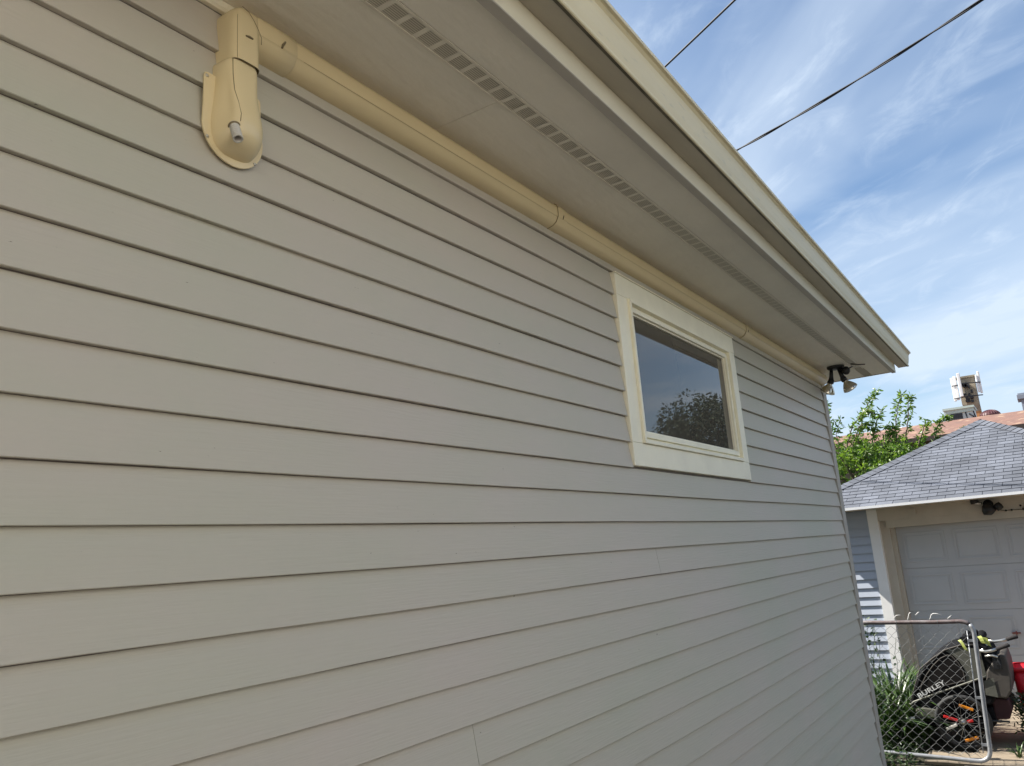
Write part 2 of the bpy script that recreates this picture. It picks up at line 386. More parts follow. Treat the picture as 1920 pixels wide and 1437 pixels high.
rk = MB(); rk.box(XE + 0.0005, XE + 0.011, -0.483, 0.6, SZ - 0.004, SZ + 0.05); rk.build('end_trim', M['fascia'], house)

# ---- window
win = MB()
c = 0.108
WY = -0.0255
def ring(mb, x0, x1, z0, z1, wl_, wr_, wb_, wt_, yf, yb, mi=0):
    mb.box(x0, x0 + wl_, yf, yb, z0, z1, mi); mb.box(x1 - wr_, x1, yf, yb, z0, z1, mi)
    mb.box(x0 + wl_ + 0.0004, x1 - wr_ - 0.0004, yf, yb, z0, z0 + wb_, mi); mb.box(x0 + wl_ + 0.0004, x1 - wr_ - 0.0004, yf, yb, z1 - wt_, z1, mi)
# casing: head and sill boards run across, jambs between
win.box(WX0, WX1, WY, 0.004, WZ1 - 0.093, WZ1); win.box(WX0, WX1, WY, 0.004, WZ0, WZ0 + 0.097)
win.box(WX0, WX0 + 0.104, WY + 0.0006, 0.004, WZ0 + 0.0976, WZ1 - 0.0936); win.box(WX1 - 0.113, WX1, WY + 0.0006, 0.004, WZ0 + 0.0976, WZ1 - 0.0936)
win.box(WX0 - 0.002, WX1 + 0.004, WY - 0.006, 0.003, WZ1 + 0.0006, WZ1 + 0.006)
wo = win.build('window', M['cream'], house, bevel=0.002)
X0, X1, Z0, Z1 = WX0 + 0.1045, WX1 - 0.1135, WZ0 + 0.098, WZ1 - 0.094
fr = MB(); ring(fr, X0, X1, Z0, Z1, 0.016, 0.016, 0.016, 0.016, -0.038, 0.01); ring(fr, X0 + 0.0165, X1 - 0.0165, Z0 + 0.0165, Z1 - 0.0165, 0.012, 0.012, 0.012, 0.014, -0.014, 0.02)
fr.build('frame', M['cream'], wo, bevel=0.0015)
sh = MB(); i_ = 0.029; ring(sh, X0 + i_, X1 - i_, Z0 + i_, Z1 - i_, 0.020, 0.020, 0.024, 0.020, -0.024, 0.02); 
ring(sh, X0 + i_ + 0.0205, X1 - i_ - 0.0205, Z0 + i_ + 0.0245, Z1 - i_ - 0.0205, 0.007, 0.007, 0.007, 0.007, -0.012, 0.02)
sh.build('sash', M['cream'], wo, bevel=0.001)
pn = MB(); pn.box(X0 + i_ + 0.02, X1 - i_ - 0.02, 0.000, 0.004, Z0 + i_ + 0.02, Z1 - i_ - 0.018)
pn.build('pane', M['glass'], wo)

# ------------------------------------------------------------------ line-set cover along the eave
ls = thing('line_cover', (1.1, -0.03, 1.21), 'long tan plastic duct cover under the soffit with an elbow and wall cap', 'duct cover')
cp = [(y_, z_ + 0.005) for (y_, z_) in [(-0.002, 1.203), (-0.022, 1.203), (-0.040, 1.207), (-0.053, 1.216), (-0.0605, 1.229), (-0.0625, 1.2335), (-0.0638, 1.2342), (-0.0652, 1.246), (-0.0650, 1.266), (-0.0610, 1.279), (-0.052, 1.286), (-0.002, 1.287)]]
def off_prof(p, d):
    cy, cz = 0.0, 1.245; o = []
    for (y, z) in p:
        dy_, dz_ = y - cy, z - cz; l = math.hypot(dy_, dz_); o.append((min(-0.0015, y + dy_ / l * d), min(z + dz_ / l * d, SZ - 0.004)))
    return o
cvr = MB(); n = len(cp)
def sweep(mb, prof, x0, x1, seg=0.3, wob=0.0, cap=True, mi=0):
    k = max(1, int((x1 - x0) / seg)); rings = []
    for i in range(k + 1):
        x = x0 + (x1 - x0) * i / k; wz = wob * math.sin(x * 1.7)
        rings.append([(x, y, z + wz) for (y, z) in prof])
    mb.loft(rings, mi, True, True, cap)
sweep(cvr, cp, 1.23, 6.90, 0.25, 0.0008)
co = cvr.build('straight_cover', M['tan'], ls)
co.data.shade_smooth() if hasattr(co.data, 'shade_smooth') else None
def autosmooth(o, ang=35):
    for e in o.data.edges: pass
    bm = bmesh.new(); bm.from_mesh(o.data)
    for e in bm.edges:
        if len(e.link_faces) == 2 and e.calc_face_angle(0) > math.radians(ang): e.smooth = False
    for f_ in bm.faces: f_.smooth = True
    bm.to_mesh(o.data); bm.free(); return o
autosmooth(co, 50)
sm = MB(); sm.tube([(x_ * 0.4 + 1.27, -0.0640, 1.2383) for x_ in range(0, 15)], 0.0004, 4)
sm.build('seam_line', M['tan_dark'], ls)
def coupling(x0, x1, slot=True):
    cc = MB(); sweep(cc, off_prof(cp, 0.0028), x0, x1)
    o = autosmooth(cc.build('coupling', M['tan'], ls), 50)
    rr = MB(); q = off_prof(cp, 0.0031); rr.tube([(x0 - 0.0006, y, z) for (y, z) in q[:11]], 0.0011, 5)
    rr.build('joint_gap', M['tan_dark'], o)
    if slot:
        sl = MB(); pr = off_prof(cp, 0.0032)
        sl.tube([(x0 + 0.035, -0.0665, 1.238), (x0 + 0.037, -0.0685, 1.246), (x0 + 0.041, -0.0685, 1.254)], [0.002, 0.0026, 0.002], 6)
        sl.build('clip_slot', M['tan_dark'], o)
coupling(2.515, 2.585); coupling(4.765, 4.84)
# elbow: vertical leg + horizontal collar, blended
def dsec(xl, xr, d, z, nx=4.0, side=0.0):
    # D-shaped section standing on the wall: superellipse arc from (xl,0) round the front to (xr,0)
    pts = []; cx_ = (xl + xr) / 2; hw = (xr - xl) / 2
    for k in range(25):
        a = math.pi * k / 24; c_ = math.cos(a); s_ = math.sin(a)
        px = -math.copysign(abs(c_) ** (2 / nx), c_); py = abs(s_) ** (2 / nx)
        conc = side * math.exp(-((k - 5) / 2.6) ** 2)
        pts.append((cx_ + hw * px + conc, -0.0015 - d * py, z))
    return pts
el = MB()
lv = [(1.142, 1.0565, 1.1365, 0.0690), (1.16, 1.0565, 1.1365, 0.0690), (1.20, 1.0565, 1.1365, 0.0690), (1.24, 1.0565, 1.1370, 0.0690), (1.264, 1.0595, 1.137, 0.0680), (1.280, 1.070, 1.140, 0.064), (1.290, 1.080, 1.142, 0.056), (1.2955, 1.092, 1.138, 0.040), (1.297, 1.10, 1.13, 0.02)]
el.loft([dsec(a, b, d, z, 5.0) for (z, a, b, d) in lv], 0, False, True)
eo = autosmooth(el.build('elbow', M['tan'], ls), 48)
eh = MB(); rings = []
for x_, k, d in ((1.098, 0.7, -0.002), (1.112, 0.93, 0.0005), (1.135, 1.0, 0.0026), (1.18, 1.0, 0.0032), (1.245, 1.0, 0.0032), (1.2475, 1.0, 0.0005)):
    pr_ = off_prof(cp, d); rings.append([(x_, y * (0.35 + 0.65 * k if k < 1 else 1), 1.245 + (z - 1.245) * k) for (y, z) in pr_])
eh.loft(rings, 0, True, True, False)
autosmooth(eh.build('elbow_collar', M['tan'], ls), 48)
sl = MB()
sl.tube([(1.088, -0.0712, 1.209), (1.098, -0.0717, 1.2105), (1.108, -0.0712, 1.211)], [0.0018, 0.0032, 0.002], 6)
sl.build('clip_slot', M['tan_dark'], eo)
sl = MB()
sl.tube([(1.196, -0.0686, 1.236), (1.199, -0.0695, 1.246), (1.206, -0.0695, 1.257)], [0.0022, 0.0034, 0.0026], 6)
sl.build('clip_slot', M['tan_dark'], eo)
sl = MB(); sl.tube([(1.0675, -0.0675, 1.144), (1.0675, -0.0678, 1.20), (1.0685, -0.0675, 1.255)], 0.0006, 4); sl.build('seam_line', M['tan_dark'], eo)
sl = MB()
sl.tube([(1.082, -0.0675, 1.283), (1.098, -0.0695, 1.277), (1.112, -0.0702, 1.262), (1.124, -0.0705, 1.245), (1.1345, -0.0695, 1.228), (1.139, -0.063, 1.216)], 0.0008, 4)
sl.build('seam_line', M['tan_dark'], eo)
# wall cap
cpb = MB()
lv = [(1.160, 1.062, 1.131, 0.0600, 5.0, 0), (1.148, 1.060, 1.1325, 0.0620, 5.0, 0), (1.140, 1.046, 1.1365, 0.0650, 4.6, 0), (1.120, 1.043, 1.137, 0.066, 4.4, 0), (1.09, 1.041, 1.137, 0.067, 4.0, .003), (1.06, 1.038, 1.139, 0.070, 3.5, .006), (1.035, 1.034, 1.144, 0.075, 3.1, .009),
      (1.012, 1.030, 1.149, 0.0805, 2.8, .010), (0.992, 1.0275, 1.152, 0.084, 2.6, .008), (0.972, 1.028, 1.153, 0.084, 2.5, .004), (0.954, 1.031, 1.1505, 0.079, 2.45, 0), (0.940, 1.036, 1.145, 0.069, 2.4, 0), (0.930, 1.044, 1.137, 0.055, 2.3, 0), (0.922, 1.055, 1.127, 0.037, 2.2, 0), (0.9185, 1.072, 1.112, 0.014, 2, 0)]
cpb.loft([dsec(a, b, d, z, nx, s_) for (z, a, b, d, nx, s_) in lv], 0, False, True)
wc = cpb.build('wall_cap', M['tan'], ls, fixn=True)
for p_ in wc.data.polygons: p_.use_smooth = True
ss = wc.modifiers.new('s', 'SUBSURF'); ss.levels = 2; ss.render_levels = 2
fl = MB()
xc, zz = 1.0905, 0.985
outl = [(1.024, 1.104), (1.016, 1.102), (1.0135, 1.092), (1.0120, 1.03)]
for k in range(0, 33):
    a = math.pi * (0.96 + 1.08 * k / 32)
    outl.append((xc + 0.0815 * math.cos(a), 0.984 + 0.0810 * math.sin(a)))
outl += [(1.168, 1.03), (1.167, 1.092), (1.165, 1.100), (1.158, 1.102)]
fl.add([(x_, -0.0245, z_) for (x_, z_) in outl] + [(x_, -0.0195, z_) for (x_, z_) in outl],
       [tuple(range(len(outl))), tuple(range(len(outl), 2 * len(outl)))[::-1]] + [(i, (i + 1) % len(outl), len(outl) + (i + 1) % len(outl), len(outl) + i) for i in range(len(outl))])
fl.build('flange', M['tan'], wc, bevel=0.0012)
for (sx_, sz_) in ((1.0205, 1.094), (1.0215, 0.948), (1.1475, 0.930)):
    q = MB(); q.lathe((sx_, -0.0240, sz_), (0, -1, 0), [(0, 0.0042), (0.0012, 0.0042), (0.0026, 0.0028), (0.003, 0.0)], 12); q.obox((sx_, -0.0273, sz_), (1, 0, 1), (0, 1, 0), (1, 0, -1), 0.0022, 0.0004, 0.0004)
    q.build('screw', M['screw'], wc)
tb = MB(); tb.tube([(1.058, -0.0640, 1.140), (1.0575, -0.0650, 1.10), (1.0590, -0.0680, 1.06), (1.0640, -0.0745, 1.03), (1.0660, -0.0810, 1.0), (1.063, -0.0820, 0.980)], 0.0009, 5)
tb.build('seam_line', M['tan_dark'], wc)
sh_ = MB(); sh_.tube([(x_, y_, 1.1425) for (x_, y_, z_) in dsec(1.0565, 1.1365, 0.0692, 1.15, 5.0)[1:-1]], 0.0012, 5)
sh_.build('joint_gap', M['tan_dark'], eo)
hs_ = MB(); h0 = Vector((1.0560, -0.0700, 0.968)); hd = Vector((-0.10, -0.42, -0.90)).normalized(); prof = []
for k in range(8):
    prof += [(k * 0.0058, 0.0096), (k * 0.0058 + 0.0028, 0.0110), (k * 0.0058 + 0.0044, 0.0110), (k * 0.0058 + 0.0053, 0.0094)]
L_ = prof[-1][0]; prof += [(L_ + 0.001, 0.0112), (L_ + 0.004, 0.0112), (L_ + 0.004, 0.0082), (L_ - 0.016, 0.0076), (L_ - 0.0165, 0.0)]
hs_.lathe(h0 - hd * 0.008, hd, prof, 20); hs_.build('drain_hose', M['hose'], wc)
q = MB(); q.lathe(h0 - hd * 0.002, hd, [(0, 0.0135), (0.0035, 0.0132), (0.0036, 0.009)], 20); q.build('hose_collar', M['tan_dark'], wc)

# ------------------------------------------------------------------ flood light under the soffit corner
fl = thing('flood_light', (6.72, -0.17, SZ), 'black twin flood light with silver bulbs under the soffit at the far wall corner', 'flood light')
q = MB(); q.lathe((6.72, -0.175, SZ - 0.001), (0, 0, -1), [(0, 0.066), (0.012, 0.066), (0.022, 0.055), (0.024, 0.0)], 24); q.build('base_plate', M['black'], fl)
def head(parent, j, a, axis, name='lamp_head'):
    ax = Vector(axis).normalized(); a = Vector(a)
    q = MB(); q.tube([j, Vector(j).lerp(a, 0.6), a], [0.013, 0.016, 0.021], 12); q.lathe(a - ax * 0.01, ax, [(0, 0.0), (0, 0.022), (0.03, 0.025), (0.032, 0.018)], 16)
    h = q.build(name, M['black'], parent)
    b = MB(); b.lathe(a + ax * 0.018, ax, [(0, 0.017), (0.012, 0.019), (0.03, 0.033), (0.05, 0.047), (0.068, 0.056), (0.078, 0.058)], 28)
    bo = b.build('bulb', M['silver'], h)
    b = MB(); b.lathe(a + ax * 0.018, ax, [(0.0775, 0.0585), (0.081, 0.058), (0.088, 0.045), (0.092, 0.02), (0.093, 0.0)], 28); b.build('bulb_lens', M['bulbglass'], h)
    return h
head(fl, (6.72, -0.140, 1.285), (6.74, -0.122, 1.205), (0.15, 0.42, -0.75))
head(fl, (6.72, -0.195, 1.285), (6.73, -0.216, 1.205), (0.35, -0.30, -0.70))
q = MB(); q.tube([(6.72, -0.205, 1.285), (6.70, -0.235, 1.262)], 0.012, 10); q.lathe((6.70, -0.250, 1.262), (-0.3, -0.2, -1), [(-0.022, 0.0), (-0.02, 0.024), (0.0, 0.031), (0.018, 0.028), (0.034, 0.016), (0.038, 0)], 20)
q.tube([(6.70, -0.262, 1.268), (6.71, -0.30, 1.283)], 0.005, 6); q.build('motion_sensor', M['black'], fl)
q = MB(); q.tube([(6.72, -0.29, SZ - 0.004), (6.74, -0.31, SZ - 0.006), (6.80, -0.335, SZ - 0.004), (6.83, -0.375, SZ - 0.005)], 0.004, 6); q.build('cable', M['black'], fl)

# ------------------------------------------------------------------ overhead wires
M['wire'] = mat('wire_rubber', (0.010, 0.011, 0.016), 0.6)
def span(a, b, sag, n=60):
    a = Vector(a); b = Vector(b); o = []
    for k in range(n + 1):
        t = k / n; p = a.lerp(b, t); p.z -= sag * 4 * t * (1 - t); o.append(p)
    return o
q = MB(); q.tube(span((10.0, 5.3, 5.0), (5.5, -2.2, 5.0), 0.05), 0.011, 8)
tag(q.build('power_wire', M['wire']), 'straight dark overhead wire nearest the top centre of the sky', 'wire', 'overhead wires')
base = span((10.95, 4.6, 5.12), (7.45, -4.2, 5.30), 0.42, 150)
q = MB()
for s_ in (0, math.pi):
    pts = []
    for k, p in enumerate(base):
        a = k * 0.26 + 0.4 * math.sin(k * 0.11) + s_; pts.append(p + Vector((math.cos(a) * 0.008, 0.0, math.sin(a) * 0.009)))
    q.tube(pts, 0.0085, 6)
tag(q.build('power_wire', M['wire']), 'sagging twisted pair of overhead wires crossing the sky on the right', 'wire', 'overhead wires')

# ------------------------------------------------------------------ neighbouring garage
GA = math.radians(4.0)
U = Vector((-math.sin(GA), -math.cos(GA), 0)); NI = Vector((math.cos(GA), -math.sin(GA), 0)); G0 = Vector((11.62, 0.327, 0.0))
def GP(u, o, z): return G0 + U * u + NI * o + Vector((0, 0, z))
def gbox(mb, u0, u1, o0, o1, z0, z1, mi=0):
    return mb.obox(GP((u0 + u1) / 2, (o0 + o1) / 2, (z0 + z1) / 2), U, NI, (0, 0, 1), abs(u1 - u0) / 2, abs(o1 - o0) / 2, abs(z1 - z0) / 2, mi)
M['blue_siding'] = mat('blue_grey_siding', (0.38, 0.42, 0.49), 0.55, var=0.04, vscale=3)
M['white_trim'] = mat('white_trim_paint', (0.80, 0.79, 0.77), 0.5, var=0.03)
M['beige_trim'] = mat('beige_trim_paint', (0.50, 0.45, 0.37), 0.6, var=0.06, vscale=6)
M['door_paint'] = mat('garage_door_paint', (0.45, 0.46, 0.465), 0.45, var=0.04, vscale=2)
M['shingle'] = mat('grey_shingle', (0.125, 0.135, 0.16), 0.9, var=0.24, vscale=2.2, island=0.17, bump=0.5, bscale=260, speck=(0.10, 0.108, 0.125), speck_scale=150, speck_lo=0.52, speck_hi=0.7)
M['shingle_slot'] = mat('shingle_slot', (0.035, 0.037, 0.045), 0.95)
M['drip'] = mat('white_drip_edge', (0.82, 0.82, 0.82), 0.35)
ng = thing('hip_roof_garage', tuple(GP(0.96, 1.7, GZ)), 'detached garage with grey shingle hip roof and white sectional door behind the gate', 'garage')
EZ = 0.331; UL, UR = -1.24, 3.22; UM = (UL + UR) / 2; OF = -0.525; OB = OF + (UR - UL); AZ = 1.43; OM = (OF + OB) / 2
WL, WR = -0.80, UR - 0.44
q = MB()
k = 0; z = GZ + 0.18
while z < EZ - 0.05:
    z2 = min(z + 0.110, EZ - 0.02)
    for (ua, ub) in ((WL, -0.312),):
        a = [GP(ua, -0.026, z), GP(ub, -0.026, z), GP(ub, -0.004, z2), GP(ua, -0.004, z2), GP(ua, 0.0, z), GP(ub, 0.0, z)]
        q.add(a, [(0, 1, 2, 3), (0, 1, 5, 4)])
    a = [GP(WL - 0.014, 0.0, z), GP(WL - 0.014, 3.6, z), GP(WL - 0.002, 3.6, z2), GP(WL - 0.002, 0.0, z2), GP(WL, 0.0, z), GP(WL, 3.6, z)]
    q.add(a, [(0, 1, 2, 3), (0, 1, 5, 4)])
    z = z2 if z2 < EZ - 0.03 else 9
for (a_, b_) in ((0, 1), (1, 2), (2, 3)): pass
q.build('siding', M['blue_siding'], ng)
q = MB(); gbox(q, WL, -0.31, 0.001, 0.1, GZ, EZ - 0.01); gbox(q, 2.75, WR, 0.001, 0.1, GZ, EZ - 0.01); gbox(q, WL, WL + 0.1, 0.1, 3.6, GZ, EZ - 0.01); gbox(q, WR - 0.1, WR, 0.1, 3.6, GZ, EZ - 0.01); gbox(q, WL, WR, 3.5, 3.6, GZ, EZ - 0.01)
q.build('wall', M['blue_siding'], ng)
q = MB(); gbox(q, -0.310, -0.185, -0.034, 0.06, GZ, EZ - 0.03); q.build('corner_trim', M['white_trim'], ng)
q = MB(); gbox(q, -0.1845, -0.075, 0.040, 0.20, GZ, 0.145); gbox(q, -0.0745, -0.028, 0.075, 0.20, GZ, 0.09); q.build('door_jamb', M['beige_trim'], ng)
q = MB(); gbox(q, 2.365, 2.75, -0.02, 0.12, GZ, 0.145); q.build('door_jamb', M['beige_trim'], ng)
q = MB(); gbox(q, -0.1845, 2.75, -0.022, 0.12, 0.146, EZ - 0.03); gbox(q, -0.10, 2.6, -0.006, 0.20, 0.048, 0.1455); gbox(q, -0.18, 2.75, -0.045, -0.0225, 0.262, EZ - 0.03)
gbox(q, 0.20, 0.29, -0.07, -0.046, 0.20, 0.262)
q.build('header', M['beige_trim'], ng)
# sectional door
q = MB(); dz0 = GZ + 0.03
gbox(q, -0.027, 2.364, 0.150, 0.19, dz0, 0.047)
for s_ in range(4):
    zt_ = 0.047 - s_ * 0.5285; zb_ = zt_ - 0.5245
    gbox(q, -0.026, 2.363, 0.137, 0.1495, max(zb_, dz0), zt_)
    for p in range(4):
        ua = 0.04 + p * 0.585; ub = ua + 0.49; za = zt_ - 0.075; zb2 = zb_ + 0.075
        if zb2 < dz0: continue
        for (a_, b_, c_, d_, oo) in ((ua, ub, zb2, za, 0),):
            wd = 0.022
            # raised moulding ring and panel field
            gbox(q, ua, ub, 0.1305, 0.1365, za - wd, za); gbox(q, ua, ub, 0.1305, 0.1365, zb2, zb2 + wd)
            gbox(q, ua, ua + wd, 0.1305, 0.1365, zb2 + wd + 0.0005, za - wd - 0.0005); gbox(q, ub - wd, ub, 0.1305, 0.1365, zb2 + wd + 0.0005, za - wd - 0.0005)
            gbox(q, ua + 0.045, ub - 0.045, 0.1315, 0.1365, zb2 + 0.045, za - 0.045)
do = q.build('garage_door', M['door_paint'], ng, bevel=0.002)
q = MB(); gbox(q, 1.06, 1.15, 0.110, 0.130, -1.29, -1.275); gbox(q, 1.10, 1.112, 0.105, 0.135, -1.31, -1.26); q.lathe(GP(1.106, 0.133, -1.285), -NI, [(0, 0.016), (0.006, 0.016), (0.008, 0)], 14)
q.build('handle', mat('red_brown_metal', (0.20, 0.06, 0.05), 0.5), do)
# hip roof
def slope(mb, A, B, Cc, rows, tab, seed, sub=0.012, mi=0, slots=True):
    # A, B eave corners, Cc apex (triangular slope); shingle tabs laid in courses
    A = Vector(A); B = Vector(B); Cc = Vector(Cc); e = (B - A); Ln = e.length; e.normalize()
    ta = (Cc - A).dot(e); foot = A + e * ta; up = (Cc - foot); Hn = up.length; up.normalize(); nrm = e.cross(up).normalized()
    if nrm.z < 0: nrm = -nrm
    r = random.Random(seed)
    for k in range(rows):
        v0 = Hn * k / rows; v1 = Hn * (k + 1) / rows
        l0 = ta * v0 / Hn; l1 = ta * v1 / Hn; r0 = Ln - (Ln - ta) * v0 / Hn; r1 = Ln - (Ln - ta) * v1 / Hn
        st = (k % 2) * tab / 2 + r.uniform(-0.006, 0.006); u = st - tab
        while u < Ln:
            a, b = u + 0.0030, u + tab - 0.0030
            a0, a1 = max(a, l0), max(a, l1); b0, b1 = min(b, r0), min(b, r1)
            if b0 > a0 + 0.004:
                if b1 < a1: a1 = b1 = (max(min((a1 + b1) / 2, r1), l1))
                hh = 0.0075 + r.uniform(0, 0.002)
                P = [A + e * a0 + up * (v0 + 0.0) + nrm * hh, A + e * b0 + up * (v0 + 0.0) + nrm * hh, A + e * b1 + up * (v1 + 0.004) + nrm * 0.0015, A + e * a1 + up * (v1 + 0.004) + nrm * 0.0015,
                     A + e * a0 + up * v0 - nrm * 0.001, A + e * b0 + up * v0 - nrm * 0.001, A + e * a1 + up * v1, A + e * b1 + up * v1]
                mb.add(P, [(0, 1, 2, 3), (4, 5, 1, 0), (0, 3, 6, 4), (1, 5, 7, 2)], mi)
            u += tab
    mb.add([A - nrm * 0.0015, B - nrm * 0.0015, Cc - nrm * 0.0015], [(0, 1, 2)], 1)
cA, cB, cC, cD = GP(UL, OF, EZ), GP(UR, OF, EZ), GP(UR, OB, EZ), GP(UL, OB, EZ); ap = GP(UM, OM, AZ)
q = MB(); slope(q, cA, cB, ap, 25, 0.197, 1); slope(q, cB, cC, ap, 25, 0.197, 2); slope(q, cC, cD, ap, 25, 0.197, 3); slope(q, cD, cA, ap, 25, 0.197, 4)
ro = q.build('roof', [M['shingle'], M['shingle_slot']], ng, fixn=False)
q = MB()
for (cc, sd_) in ((cA, 1), (cB, 2), (cC, 3), (cD, 4)):
    d = (ap - cc); Ln = d.length; d.normalize(); side = d.cross(Vector((0, 0, 1))).normalized(); upv = side.cross(d).normalized(); nn = int(Ln / 0.098)
    for k in range(nn + 1):
        t0 = k * 0.098; t1 = t0 + 0.103; wd = 0.105 + random.uniform(-0.003, 0.003)
        c0 = cc + d * t0; c1 = cc + d * min(t1, Ln)
        P = [c0 - side * wd - upv * 0.016, c0 + upv * 0.030, c0 + side * wd - upv * 0.016, c1 - side * wd - upv * 0.024, c1 + upv * 0.022, c1 + side * wd - upv * 0.024,
             c0 - side * wd - upv * 0.026, c0 + upv * 0.020, c0 + side * wd - upv * 0.026, c0 - side * wd - upv * 0.040, c1 - side * wd - upv * 0.040, c0 + side * wd - upv * 0.040, c1 + side * wd - upv * 0.040]
        q.add(P, [(0, 1, 4, 3), (1, 2, 5, 4)], 0); q.add(P, [(6, 7, 1, 0), (7, 8, 2, 1), (0, 3, 10, 9), (2, 11, 12, 5)], 1)  # cap sides coloured dark to draw the shadow line beneath them
q.build('hip_cap', [M['shingle'], M['shingle_slot']], ro, fixn=False)
q = MB()
gbox(q, UL - 0.006, UR + 0.006, OF - 0.014, OF - 0.0005, EZ - 0.026, EZ + 0.006); gbox(q, UL - 0.012, UL - 0.0005, OF, OB, EZ - 0.022, EZ + 0.004); gbox(q, UR + 0.0005, UR + 0.012, OF, OB, EZ - 0.022, EZ + 0.004)
q.build('drip_edge', M['drip'], ro)
q = MB()
gbox(q, UL, UR, OF, -0.046, EZ - 0.030, EZ - 0.012); gbox(q, UL, WL, -0.046, OB, EZ - 0.030, EZ - 0.012); gbox(q, WR, UR, -0.046, OB, EZ - 0.030, EZ - 0.012)
q.build('soffit', M['beige_trim'], ng)

# flood light on the garage header
fg = thing('flood_light', tuple(GP(1.13, -0.06, 0.2)), 'black twin flood lamp on the beige header above the white garage door', 'flood light')
q = MB(); q.lathe(GP(1.10, -0.023, 0.235), -NI, [(0, 0.0), (0, 0.055), (0.03, 0.055), (0.035, 0.0)], 20); q.build('base_plate', M['black'], fg)
q = MB(); q.tube([GP(1.08, -0.06, 0.235), GP(1.09, -0.11, 0.20)], 0.02, 10); q.lathe(GP(1.075, -0.10, 0.245), (0.0, -0.35, -1.0), [(0, 0.02), (0.02, 0.05), (0.07, 0.075), (0.115, 0.078), (0.13, 0.05), (0.145, 0.02), (0.15, 0)], 22); q.build('lamp_head', M['black'], fg)
q = MB(); q.tube([GP(1.03, -0.05, 0.25), GP(0.975, -0.09, 0.27)], 0.016, 10); q.lathe(GP(0.985, -0.10, 0.285), -U + NI * -0.3, [(-0.02, 0), (-0.02, 0.03), (0.02, 0.036), (0.06, 0.038), (0.065, 0)], 18); q.lathe(GP(0.95, -0.105, 0.262), U * 0.98 + Vector((0, 0, -0.2)), [(-0.02, 0.0), (-0.02, 0.011), (0.085, 0.012), (0.086, 0.0)], 12, 1); q.build('lamp_head', [M['black'], M['bulbglass']], fg)
q = MB(); q.tube([GP(1.13, -0.05, 0.20), GP(1.20, -0.09, 0.195)], 0.016, 10); q.lathe(GP(1.205, -0.10, 0.205), U * 0.6 + Vector((0, 0, -1)), [(-0.035, 0), (-0.03, 0.038), (0.01, 0.045), (0.05, 0.038), (0.055, 0)], 18); q.build('motion_sensor', M['black'], fg)
q = MB(); q.tube([GP(1.17, -0.05, 0.165), GP(1.25, -0.035, 0.145), GP(1.32, -0.03, 0.142), GP(1.44, -0.03, 0.140), GP(1.46, -0.035, 0.165), GP(1.50, -0.035, 0.178), GP(1.62, -0.03, 0.17), GP(1.95, -0.03, 0.165)], 0.004, 6)
for u_, z_ in ((1.27, 0.142), (1.33, 0.142), (1.45, 0.14), (1.475, 0.172), (1.43, 0.185)): q.lathe(GP(u_, -0.035, z_), -NI, [(-0.01, 0), (-0.008, 0.012), (0.008, 0.012), (0.01, 0)], 8)
q.build('cable', M['black'], fg)

# ------------------------------------------------------------------ chain-link gate
M['galv'] = mat('galvanised_pipe', (0.33, 0.34, 0.355), 0.42, metal=0.45, var=0.2, vscale=14)
M['rusty'] = mat('rusty_galvanised_pipe', (0.12, 0.075, 0.07), 0.55, metal=0.3, var=0.3, vscale=9, col2=(0.24, 0.22, 0.22), bump=0.2, bscale=60)
M['meshwire'] = mat('galvanised_wire', (0.30, 0.30, 0.29), 0.4, metal=0.5)
M['whitewire'] = mat('white_wire', (0.75, 0.74, 0.70), 0.5)
gx = 8.6
gt = thing('chain_link_gate', (gx, -0.1, -2.0), 'leaning galvanised chain-link gate with a rusty top rail, standing past the wall corner', 'gate')
TLc, TRc, BRc, BLc = Vector((gx, 0.385, -0.825)), Vector((gx, -0.625, -0.838)), Vector((gx, -0.566, -2.022)), Vector((gx, 0.455, -1.975))
def GQ(s, t, dx_=0.0):     # s: left->right, t: top->bottom
    p = TLc.lerp(TRc, s).lerp(BLc.lerp(BRc, s), t); p.x += dx_; return p
r_ = 0.10; W_ = 1.01; Hh = 1.19
def arc(c, p0, p1, n=6):
    return [p0.lerp(c, a).lerp(c.lerp(p1, a), a) for a in [k / n for k in range(n + 1)]]
cs, ct = 0.11, 0.095
q = MB(); pts = [GQ(0.0, ct + 0.04)] + arc(GQ(0, 0), GQ(0, ct), GQ(cs, 0)) + [GQ(0.3, 0.003), GQ(0.5, 0.002), GQ(0.7, 0.004)] + arc(GQ(1, 0), GQ(1 - cs, 0), GQ(1, ct))[:4]
q.tube(pts, 0.0185, 12); q.build('top_rail', M['rusty'], gt)
q = MB(); pts = arc(GQ(1, 0), GQ(1 - cs, 0), GQ(1, ct))[3:] + [GQ(1, 0.3), GQ(1, 0.5), GQ(1, 0.7)] + arc(GQ(1, 1), GQ(1, 1 - ct), GQ(1 - cs, 1)) + [GQ(0.7, 1), GQ(0.5, 1), GQ(0.3, 1)] + arc(GQ(0, 1), GQ(cs, 1), GQ(0, 1 - ct)) + [GQ(0, 0.5), GQ(0, ct + 0.04)]
q.tube(pts, 0.0185, 12); q.build('frame', M['galv'], gt)
q = MB(); q.tube([GQ(0.945, 0.06), GQ(0.945, 0.5, 0.002), GQ(0.945, 0.94)], 0.0045, 6); 
q.build('tension_bar', M['galv'], gt)
q = MB(); rg = random.Random(2)
ncol = 20; s0, s1 = 0.05, 0.945; w_ = (s1 - s0) / ncol; nz_ = 24
